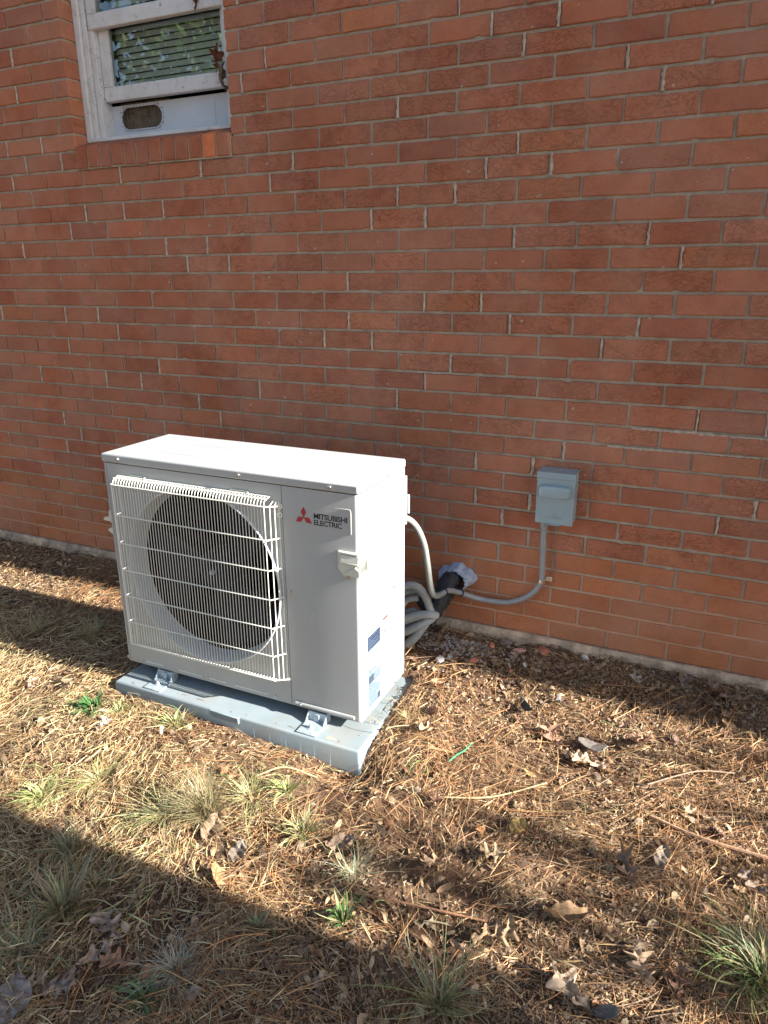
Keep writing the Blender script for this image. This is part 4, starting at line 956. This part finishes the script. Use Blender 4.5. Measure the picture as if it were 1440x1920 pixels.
GR = [(.08, .20, .06), (.11, .24, .075), (.07, .16, .06)]; YG = [(.32, .36, .13), (.42, .43, .19), (.26, .31, .11), (.54, .50, .28)]
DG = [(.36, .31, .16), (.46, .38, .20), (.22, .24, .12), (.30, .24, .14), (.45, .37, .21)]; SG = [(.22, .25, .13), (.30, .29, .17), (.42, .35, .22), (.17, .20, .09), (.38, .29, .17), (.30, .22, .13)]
tuft((-1.135, -.915), 105, .065, .075, .010, GR, 'bright green leafy weed at the left front corner of the pad', 'green_weed', 1, .9)
tuft((-1.04, -.895), 70, .050, .060, .006, YG, 'yellow green weed right beside the bright green one', 'green_weed', 2, .9)
tuft((-.83, -.865), 105, .060, .075, .006, YG, 'yellow green low weed under the front of the pad', 'green_weed', 3, .8)
tuft((-.464, -1.165), 672, .16, .13, .0019, [(.28, .24, .13), (.38, .31, .17), (.18, .19, .10), (.22, .17, .10), (.45, .37, .21)], 'tall wiry dry grass tuft standing in the sunlit ground below the unit', 'grass_tuft', 4, .75)
tuft((-.58, -1.20), 168, .08, .15, .0034, YG+DG, 'low spreading green tuft left of the tall wiry one', 'grass_tuft', 5, 1.1)
tuft((-.40, -1.05), 154, .08, .15, .0032, YG+DG, 'streaked pale green tuft behind the tall wiry one', 'grass_tuft', 6, 1.1)
tuft((-.955, -1.29), 182, .065, .09, .005, YG, 'yellow green tuft at the left edge of the sunlit ground', 'grass_tuft', 7, .9)
tuft((-.322, -.985), 98, .055, .065, .0055, YG, 'small yellow green tuft between the pad corner and tall tuft', 'grass_tuft', 8, .9)
tuft((-.19, -1.11), 140, .075, .085, .005, YG+DG, 'yellowish clump right of the tall wiry tuft', 'grass_tuft', 9, .9)
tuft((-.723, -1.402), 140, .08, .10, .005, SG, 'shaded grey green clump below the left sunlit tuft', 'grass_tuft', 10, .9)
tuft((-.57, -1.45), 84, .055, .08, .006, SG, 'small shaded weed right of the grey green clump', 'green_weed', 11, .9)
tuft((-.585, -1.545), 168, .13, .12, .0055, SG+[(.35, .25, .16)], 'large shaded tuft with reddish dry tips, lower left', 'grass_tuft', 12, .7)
tuft((-.139, -1.392), 77, .05, .055, .006, SG, 'small green rosette at the edge of the shadow near bottom centre', 'green_weed', 13, .8)
tuft((.029, -1.300), 77, .08, .05, .006, YG+GR, 'small upright sunlit weed near bottom centre', 'green_weed', 14, .7)
tuft((.905, -1.075), 364, .11, .15, .0044, [(.15, .20, .07), (.08, .15, .05), (.12, .17, .065), (.28, .23, .13), (.30, .25, .14), (.22, .17, .09)], 'big bushy green and straw tuft at the right edge', 'grass_tuft', 15, .8)
tuft((.30, -1.385), 168, .12, .16, .0032, YG+SG, 'loose long bladed tuft at the bottom edge, right of centre', 'grass_tuft', 16, .9)
tuft((-.27, -1.63), 84, .05, .07, .007, [(.10, .17, .07), (.14, .2, .09)], 'low dark green weed in the shade at the bottom', 'green_weed', 17, .9)
tuft((-.25, -1.545), 210, .05, .10, .0018, [(.40, .40, .30), (.5, .48, .38)], 'fine pale curly grass patch in the shade', 'grass_tuft', 18, .6)
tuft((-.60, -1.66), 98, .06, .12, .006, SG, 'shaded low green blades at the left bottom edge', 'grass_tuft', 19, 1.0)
tuft((-1.50, -.56), 168, .10, .16, .003, DG, 'wiry dry tuft in the shadow left of the unit', 'grass_tuft', 20, .9)
tuft((-1.75, -.62), 125, .09, .15, .003, DG, 'wiry dry tuft farther left in the unit shadow', 'grass_tuft', 21, .9)
tuft((-.01, -1.17), 125, .05, .10, .002, [(.40, .42, .26), (.5, .5, .34)], 'fine pale grass patch right of the dull tan leaf', 'grass_tuft', 22, .7)
tuft((-.10, -.60), 125, .055, .06, .0018, straw, 'wiry straw clump leaning on the right side of the pad', 'grass_tuft', 23, .8)
tuft((.40, -.80), 84, .04, .10, .0018, straw, 'flat straw clump near the yellow oval leaf', 'grass_tuft', 24, 1.0)
tuft((-.85, -1.17), 210, .06, .14, .0028, YG+DG, 'matted green and straw tuft below the pad left half', 'grass_tuft', 25, 1.0)
# sticks
def twig(pts, rad, lab, col=(.20, .12, .08), name='twig', m='stone', cat='twig', group='twigs on the ground'):
    s = MB(); q = [(x, y, float(gh(x, y))+z) for x, y, z in pts]; s.tube(catmull(q, 5), rad, 6, col=(*col, 1)); o = s.build(name, M[m], None, col=True); return tag(o, lab, cat, group)
twig([(.64, -.71, .016), (.76, -.735, .022), (.90, -.74, .018), (1.04, -.735, .020)], .0045, 'thick brown twig lying at the right edge of the ground', (.34, .20, .12))
twig([(-.43, -.98, .02), (-.36, -.93, .035), (-.26, -.915, .03)], .0022, 'straw coloured twig pointing at the pad front corner', (.55, .42, .22))
twig([(.10, -.86, .014), (.23, -.80, .02), (.36, -.69, .018)], .0022, 'long thin tan twig right of the green wire', (.52, .36, .2))
twig([(.02, -1.22, .012), (.18, -1.20, .018), (.33, -1.17, .012)], .0024, 'thin reddish twig in the lower centre shadow streak', (.32, .16, .09))
twig([(.62, -.60, .02), (.74, -.50, .03), (.84, -.45, .02)], .0018, 'thin grey twig near the pine cone', (.3, .22, .16))
# stems leaning over the pad edge
s = MB()
for p in ([(-.165, -.64, -.10), (-.19, -.65, -.07), (-.22, -.66, -.055), (-.26, -.665, -.058)], [(-.165, -.52, -.09), (-.185, -.53, -.06), (-.21, -.55, -.05), (-.235, -.565, -.052)], [(-.165, -.68, -.10), (-.185, -.70, -.06), (-.20, -.69, -.03)]):
    s.tube(catmull(p, 4), .0010, 5, col=(.25, .2, .13, 1))
s.tube([(-.24, -.567, -.053), (-.246, -.570, -.050)], .0035, 6, col=(.2, .1, .06, 1))
tag(s.build('weed_stem', M['stone'], None, col=True), 'thin dark weed stems leaning over the right edge of the pad', 'weed')

s = MB(); rr = random.Random(31)
for _ in range(16):
    x = rr.choice([rr.uniform(PX0+.03, -.25), rr.uniform(-.215, -.195)]); y = rr.uniform(PY0+.012, -.765) if x < -.22 else rr.uniform(-.78, -.36); a = rr.uniform(0, 6.3); l = rr.uniform(.008, .035)
    dx, dy = math.cos(a)*l, math.sin(a)*l*(.3 if x < -.22 else 1)*1.0
    if x > -.22: dx *= .3
    s.tube([(x-dx/2, y-dy/2, PZ+.0012), (x, y, PZ+.003), (x+dx/2, y+dy/2, PZ+.0012)], .0007, 5, col=(.30, .18, .09, 1))
tag(s.build('needle_bits', M['stone'], None, col=True), 'a few short pine needles lying on the pad', None, None, 'stuff')
# stones and chunks
def rock(loc, sx, sy, sz, col, lab, name, cat, seed=0, group=None, sink=.3):
    rr = random.Random(seed); bm = bmesh.new(); bmesh.ops.create_icosphere(bm, subdivisions=2, radius=1)
    d = [Vector((rr.uniform(-1, 1), rr.uniform(-1, 1), rr.uniform(-1, 1))).normalized() for _ in range(9)]
    for v in bm.verts:
        q = v.co.copy()
        for dd in d:
            k_ = q.dot(dd)
            if k_ > .62: q -= dd*(k_-.62)
        v.co = Vector((q.x*sx, q.y*sy, q.z*sz))
    Mx = Matrix.Rotation(rr.uniform(0, 6), 4, 'Z') @ Matrix.Rotation(rr.uniform(-.3, .3), 4, 'X'); bmesh.ops.transform(bm, matrix=Mx, verts=bm.verts)
    mb = MB(); mb.bm(bm, False); mb.c = [(*col, 1)]*len(mb.v); o = mb.build(name, M['stone'], None, col=True)
    o.location = (loc[0], loc[1], float(gh(*loc))+sz*(1-sink)*.7+.004); return tag(o, lab, cat, group)
rock((.014, -.085), .019, .015, .013, (.50, .19, .12), 'orange red brick fragment left of the pink one near the wall', 'brick_fragment', 'brick piece', 1, 'rubble by the wall')
rock((.118, -.075), .030, .020, .014, (.52, .28, .23), 'pinkish brick fragment by the wall base', 'brick_fragment', 'brick piece', 2, 'rubble by the wall')
rock((.060, -.045), .030, .022, .020, (.17, .12, .10), 'dark brown clod against the wall base', 'dirt_clod', 'dirt clod', 3, 'rubble by the wall')
rock((.20, -.06), .050, .028, .014, (.34, .13, .08), 'flat heap of crumbled red brick at the wall base', 'brick_fragment', 'brick piece', 13, 'rubble by the wall')
rock((-.02, -.20), .022, .016, .010, (.42, .15, .10), 'dark red brick chip at the edge of the wall shadow', 'brick_fragment', 'brick piece', 4, 'rubble by the wall')
rock((.12, -.20), .010, .008, .008, (.50, .20, .14), 'tiny red brick chip right of the dark red one', 'brick_fragment', 'brick piece', 9, 'rubble by the wall')
rock((.156, -.150), .016, .010, .010, (.62, .52, .48), 'pointed white stone right of the brick fragments', 'white_stone', 'stone', 5, 'rubble by the wall')
rock((.345, -.045), .020, .014, .014, (.45, .40, .36), 'grey white stone touching the wall base', 'white_stone', 'stone', 6, 'rubble by the wall')
rock((-.135, -.235), .028, .018, .013, (.33, .33, .35), 'blue white lump of mortar near the rear pad corner', 'mortar_lump', 'mortar lump', 7, 'rubble by the wall')
rock((-.105, -.215), .014, .014, .012, (.36, .36, .37), 'smaller white mortar lump behind the blue white one', 'mortar_lump', 'mortar lump', 8, 'rubble by the wall')
rock((-.225, -1.0), .008, .007, .006, (.45, .36, .26), 'small pale stone in the bare soil before the pad corner', 'white_stone', 'stone', 10)
rock((.01, -.40), .012, .009, .008, (.55, .22, .12), 'small orange brick chip in the sunlit litter', 'brick_fragment', 'brick piece', 12)
# grey gravel below the wall hole
g_ = np.random.default_rng(5); gv = MB()
for i in range(520):
    x = -.11+g_.normal(0, .085) if i < 420 else g_.uniform(-.3, .9); y = -.075-abs(g_.normal(0, .055)) if i < 420 else -g_.uniform(.03, .30)
    s_ = g_.uniform(.0025, .009)*(1 if i < 420 else .8); k_ = g_.uniform(.7, 1.3); c0 = (.36*k_, .33*k_, .31*k_) if g_.uniform() < .8 else (.42*k_, .26*k_, .2*k_)
    z = float(gh(x, y))+.003; vs = []
    for a_ in ((1, 0, 0), (-1, 0, 0), (0, 1, 0), (0, -1, 0), (0, 0, 1), (0, 0, -1), ): vs.append((x+a_[0]*s_*g_.uniform(.6, 1.4), y+a_[1]*s_*g_.uniform(.6, 1.3), z+a_[2]*s_*g_.uniform(.5, 1)+a_[0]*s_*g_.uniform(-.5, .5)))
    gv.add(vs, [(0, 2, 4), (2, 1, 4), (1, 3, 4), (3, 0, 4), (2, 0, 5), (1, 2, 5), (3, 1, 5), (0, 3, 5)], False, (*[float(q) for q in c0], 1))
tag(gv.build('gravel', M['stone'], None, col=True), 'grey gravel and crumbs below the pipe hole', None, None, 'stuff')
# bark piece, plastic scraps, wire, cones
def chip(loc, lx, ly, col, lab, name, cat, rz, seed, curl=.3, m='stone', thick=.004):
    rr = random.Random(seed); n = 12; vs = []
    for zz in (0, thick):
        for i in range(n):
            a = 2*math.pi*i/n; q = rr.uniform(.75, 1.1) if zz == 0 else 1; 
            if zz == 0: vs.append([lx*math.cos(a)*q, ly*math.sin(a)*q, 0])
            else: vs.append([vs[i][0]*.96, vs[i][1]*.96, thick])
    vs = [(x*math.cos(rz)-y*math.sin(rz), x*math.sin(rz)+y*math.cos(rz), z+curl*(x*x)/lx) for x, y, z in vs]
    mb = MB(); mb.add(vs+[(0, 0, thick*1.3)], [tuple(range(n))[::-1]]+[(i, (i+1) % n, n+(i+1) % n, n+i) for i in range(n)]+[(n+i, n+(i+1) % n, 2*n) for i in range(n)], False, (*col, 1))
    o = mb.build(name, M[m], None, col=True); o.location = (loc[0], loc[1], float(gh(*loc))+.016); return tag(o, lab, cat)
chip((.452, -.491), .048, .026, (.14, .12, .105), 'flat grey piece of bark with ragged edges', 'bark_piece', 'bark', -.2, 1)
chip((.222, -.389), .045, .013, (.035, .037, .042), 'shiny black plastic scrap left of the small grey one', 'plastic_scrap', 'scrap', -.9, 2, .5)
chip((.310, -.316), .022, .012, (.16, .14, .13), 'small curled dark grey scrap near the shadow edge', 'plastic_scrap', 'scrap', 1.8, 3, .9)
chip((.615, -1.273), .030, .018, (.035, .037, .042), 'dark grey slate like scrap at the bottom edge', 'plastic_scrap', 'scrap', .6, 4, .3)
s = MB(); q = [(.078, -.722), (.090, -.690), (.104, -.668), (.112, -.640), (.112, -.620)]; s.tube(catmull([(x, y, float(gh(x, y))+.019) for x, y in q], 5), .0021, 8)
tag(s.build('wire_scrap', M['wire'], None), 'short curved piece of bright green wire lying on the litter', 'wire')
def cone(loc, ln, rz, lab, seed):
    mb = MB(); rr = random.Random(seed)
    for i in range(70):
        t_ = i/70; a = i*2.4; rad = ln*.36*math.sin(math.pi*(t_*.85+.12))**.8; z = (t_-.5)*ln; c_ = rr.uniform(.8, 1.3)
        d = Vector((math.cos(a), math.sin(a), 0)); n_ = Vector((-d.y, d.x, 0)); w_ = rad*.34
        p0 = Vector((0, 0, z-ln*.03)); tip = d*rad+Vector((0, 0, z+ln*.05)); vs = [p0+n_*w_*.4, p0-n_*w_*.4, tip-n_*w_-d*w_*.4, tip+d*w_*.15, tip+n_*w_-d*w_*.4, d*rad*.8+Vector((0, 0, z-ln*.01))]
        mb.add([tuple(v) for v in vs], [(0, 1, 2, 3, 4), (1, 0, 5), (0, 4, 5), (4, 3, 5), (3, 2, 5), (2, 1, 5)], False, (.23*c_, .15*c_, .11*c_, 1))
    mb.tube([(0, 0, -ln*.5), (0, 0, ln*.42)], ln*.07, 8, col=(.1, .06, .04, 1))
    Mx = Matrix.Rotation(rz, 4, 'Z') @ Matrix.Rotation(R(80), 4, 'X'); mb.v = [tuple(Mx @ Vector(p)) for p in mb.v]
    o = mb.build('pine_cone', M['stone'], None, col=True); o.location = (loc[0], loc[1], float(gh(*loc))+ln*.34); tag(o, lab, 'pine cone', 'pine cones on the ground')
cone((.67, -.36), .045, .6, 'small grey brown pine cone near the wall shadow at right', 1)
cone((-.045, -.545), .045, 2.2, 'weathered pine cone right of the pad side', 2)
cone((.80, -.70), .045, 1.2, 'dark pine cone half hidden by the thick twig at right', 3)

# ------------------------------------------------------------------ trees out of frame: they throw the shade and show in the window glass
def tree(name, loc, h, tr, limbs, leafn, lab, crown, colr, cat='tree', seed=0, leafs=.07, group='trees around the yard'):
    rr = random.Random(seed); g_ = np.random.default_rng(seed); root = empty(name, loc, lab, cat, group)
    s = MB(); pts = [Vector((loc[0]+math.sin(i*.9)*.02*i*.3, loc[1]+math.cos(i)*.012*i*.2, loc[2]+h*i/8)) for i in range(9)]
    s.tube(pts, [tr*(1.25 if i == 0 else 1-.09*i) for i in range(9)], 14, bump=lambda i, k: .06*math.sin(k*2.7+i))
    tips = []
    for i in range(limbs):
        z = h*(.35+.6*i/limbs); a = rr.uniform(0, 6.28); ln = crown*rr.uniform(.6, 1.05); p0 = Vector((loc[0], loc[1], loc[2]+z)); d = Vector((math.cos(a), math.sin(a), rr.uniform(.05, .5)))
        p = catmull([p0, p0+d*ln*.5+Vector((0, 0, .05)), p0+d*ln], 3); s.tube(p, [tr*.28*(1-.8*q/len(p)) for q in range(len(p))], 6)
        for q in range(2, len(p)): tips.append(p[q])
    s.build('trunk', M['bark'], root)
    T = np.array([[*q] for q in tips]); c_ = T[g_.integers(0, len(T), leafn)]+g_.normal(0, crown*.17, (leafn, 3))
    A = g_.normal(0, 1, (leafn, 3)); A /= np.linalg.norm(A, axis=1, keepdims=True); B = np.cross(A, g_.normal(0, 1, (leafn, 3))); B /= np.linalg.norm(B, axis=1, keepdims=True)
    s1 = leafs*g_.uniform(.6, 1.3, (leafn, 1)); V = np.stack([c_-A*s1, c_+B*s1*.4, c_+A*s1, c_-B*s1*.4], 1).reshape(-1, 3); F = np.arange(leafn*4).reshape(-1, 4)
    C_ = np.repeat(np.array(colr)*g_.uniform(.6, 1.5, (leafn, 1)), 4, 0); me = np_mesh('crown', V, F, C_); me.materials.append(M['green']); link('crown', me, root)
    return root
G0 = (.06, .11, .03)
tree('broadleaf_tree', (-5.6, -6.4, -.4), 6.5, .16, 14, 4200, 'green leaved tree behind the camera, mirrored in the window glass', 1.7, G0, seed=1, leafs=.10)
tree('broadleaf_tree', (-9.5, -8.0, -.5), 8, .2, 14, 4200, 'second leafy tree far behind the camera at left', 2.2, (.09, .12, .04), seed=2, leafs=.12)
tree('broadleaf_tree', (-4.0, -13.0, -.6), 9, .2, 14, 4200, 'tall leafy tree farther behind the camera', 2.4, G0, seed=3, leafs=.12)
# bare trunk whose shadow crosses the lower left of the ground
tp = empty('pine_tree', (3.0, -1.55, -.2), 'straight pine trunk to the right of the yard, throwing the broad shadow', 'tree', 'trees around the yard')
s = MB(); s.tube([(3.0, -1.55, -.3), (3.0, -1.55, 1), (3.0, -1.55, 3), (3.02, -1.54, 7)], [.27, .255, .25, .22], 20, bump=lambda i, k: .03*math.sin(k*2.1+i)); s.build('trunk', M['bark'], tp)
# bough with needles over the right hand ground
BX = 3.8
bt_ = empty('pine_sapling', (BX, -1.0, -.2), 'thin young pine with low needled boughs to the right of the yard', 'tree', 'trees around the yard')
s = MB(); rr = random.Random(4); s.tube([(BX+.02, -1.52, -.3), (BX, -1.50, 1.2), (BX-.02, -1.48, 3)], [.022, .018, .008], 8)
lanes = [(1.05, -.34, .40, .035, .8), (1.1, -.60, .34, .035, .9), (.48, -.90, .26, .055, .8), (.18, -.87, .14, .03, .6), (.80, -1.0, .26, .045, .9), (.25, -1.10, .42, .035, .9), (1.0, -1.14, .3, .05, .9), (.02, -1.22, .22, .035, .8),
         (.52, -1.31, .36, .05, .9), (.10, -1.02, .16, .02, .7), (.85, -.79, .22, .03, .7), (.42, -.46, .16, .02, .5), (.70, -.42, .12, .03, .6), (1.15, -.47, .2, .02, .7), (.60, -1.17, .16, .03, .6), (.30, -.74, .14, .015, .5), (-.02, -.98, .10, .02, .5), (1.2, -.92, .25, .04, .8)]
g_ = np.random.default_rng(9); CC, DD = [], []
for (lx, ly, hl, hw, dn) in lanes:
    c0 = np.array([BX, ly+(BX-lx)*.0175, -.13+(BX-lx)*.4666]); n = int(dn*hl*hw*25000)
    s.tube(catmull([(BX, -1.5+.02*rr.random(), c0[2]+.05), (BX+.05, (c0[1]-1.5)/2, c0[2]+.07), (c0[0], c0[1], c0[2]-hl*.2)], 4), .004, 5)
    q = g_.uniform(-1, 1, (n*2, 2)); q = q[(q**2).sum(1) < 1][:n]; n = len(q)
    CC.append(np.stack([c0[0]+g_.normal(0, .10, n), c0[1]+q[:, 0]*hw, c0[2]+q[:, 1]*hl*.4666], 1))
s.build('trunk', M['bark'], bt_)
c_ = np.concatenate(CC); n = len(c_); d = g_.normal(0, 1, (n, 3))*(1, .5, 1); d /= np.linalg.norm(d, axis=1, keepdims=True); ln = g_.uniform(.03, .07, (n, 1))
sd_ = np.cross(d, g_.normal(0, 1, (n, 3))); sd_ /= np.linalg.norm(sd_, axis=1, keepdims=True); sd_ *= .0032
V = np.stack([c_-sd_-d*ln/2, c_+sd_-d*ln/2, c_+d*ln/2+sd_*.4, c_+d*ln/2-sd_*.4], 1).reshape(-1, 3); me = np_mesh('crown', V, np.arange(n*4).reshape(-1, 4), np.tile((.08, .13, .04), (n*4, 1))); me.materials.append(M['green']); link('crown', me, bt_)
# unseen branch, added and shaped to bend a soft shadow across the unit side
db = empty('shadow_branch', (5.1, -1.56, -.2), 'unseen bare stem with one drooping branch, added to shade the unit side', 'tree', 'trees around the yard')
arc = [(-.665, .462), (-.655, .451), (-.597, .408), (-.559, .368), (-.532, .333), (-.504, .284), (-.479, .244), (-.453, .184), (-.436, .137)]
D_ = 5.0/(tosun.x); pts = [Vector((UX1, y, z))+tosun*D_ for y, z in arc]
s = MB()
s.tube(catmull(pts, 4), [.011, .012]+[.0125]*10+[.011]*(len(catmull(pts, 4))-12), 8)
top_p = pts[0]; s.tube(catmull([Vector((5.1, -1.56, -.3)), Vector((5.05, -1.56, 1.5)), Vector((4.95, -1.3, 2.6)), top_p], 5), .010, 8)
s.build('trunk', M['bark'], db)
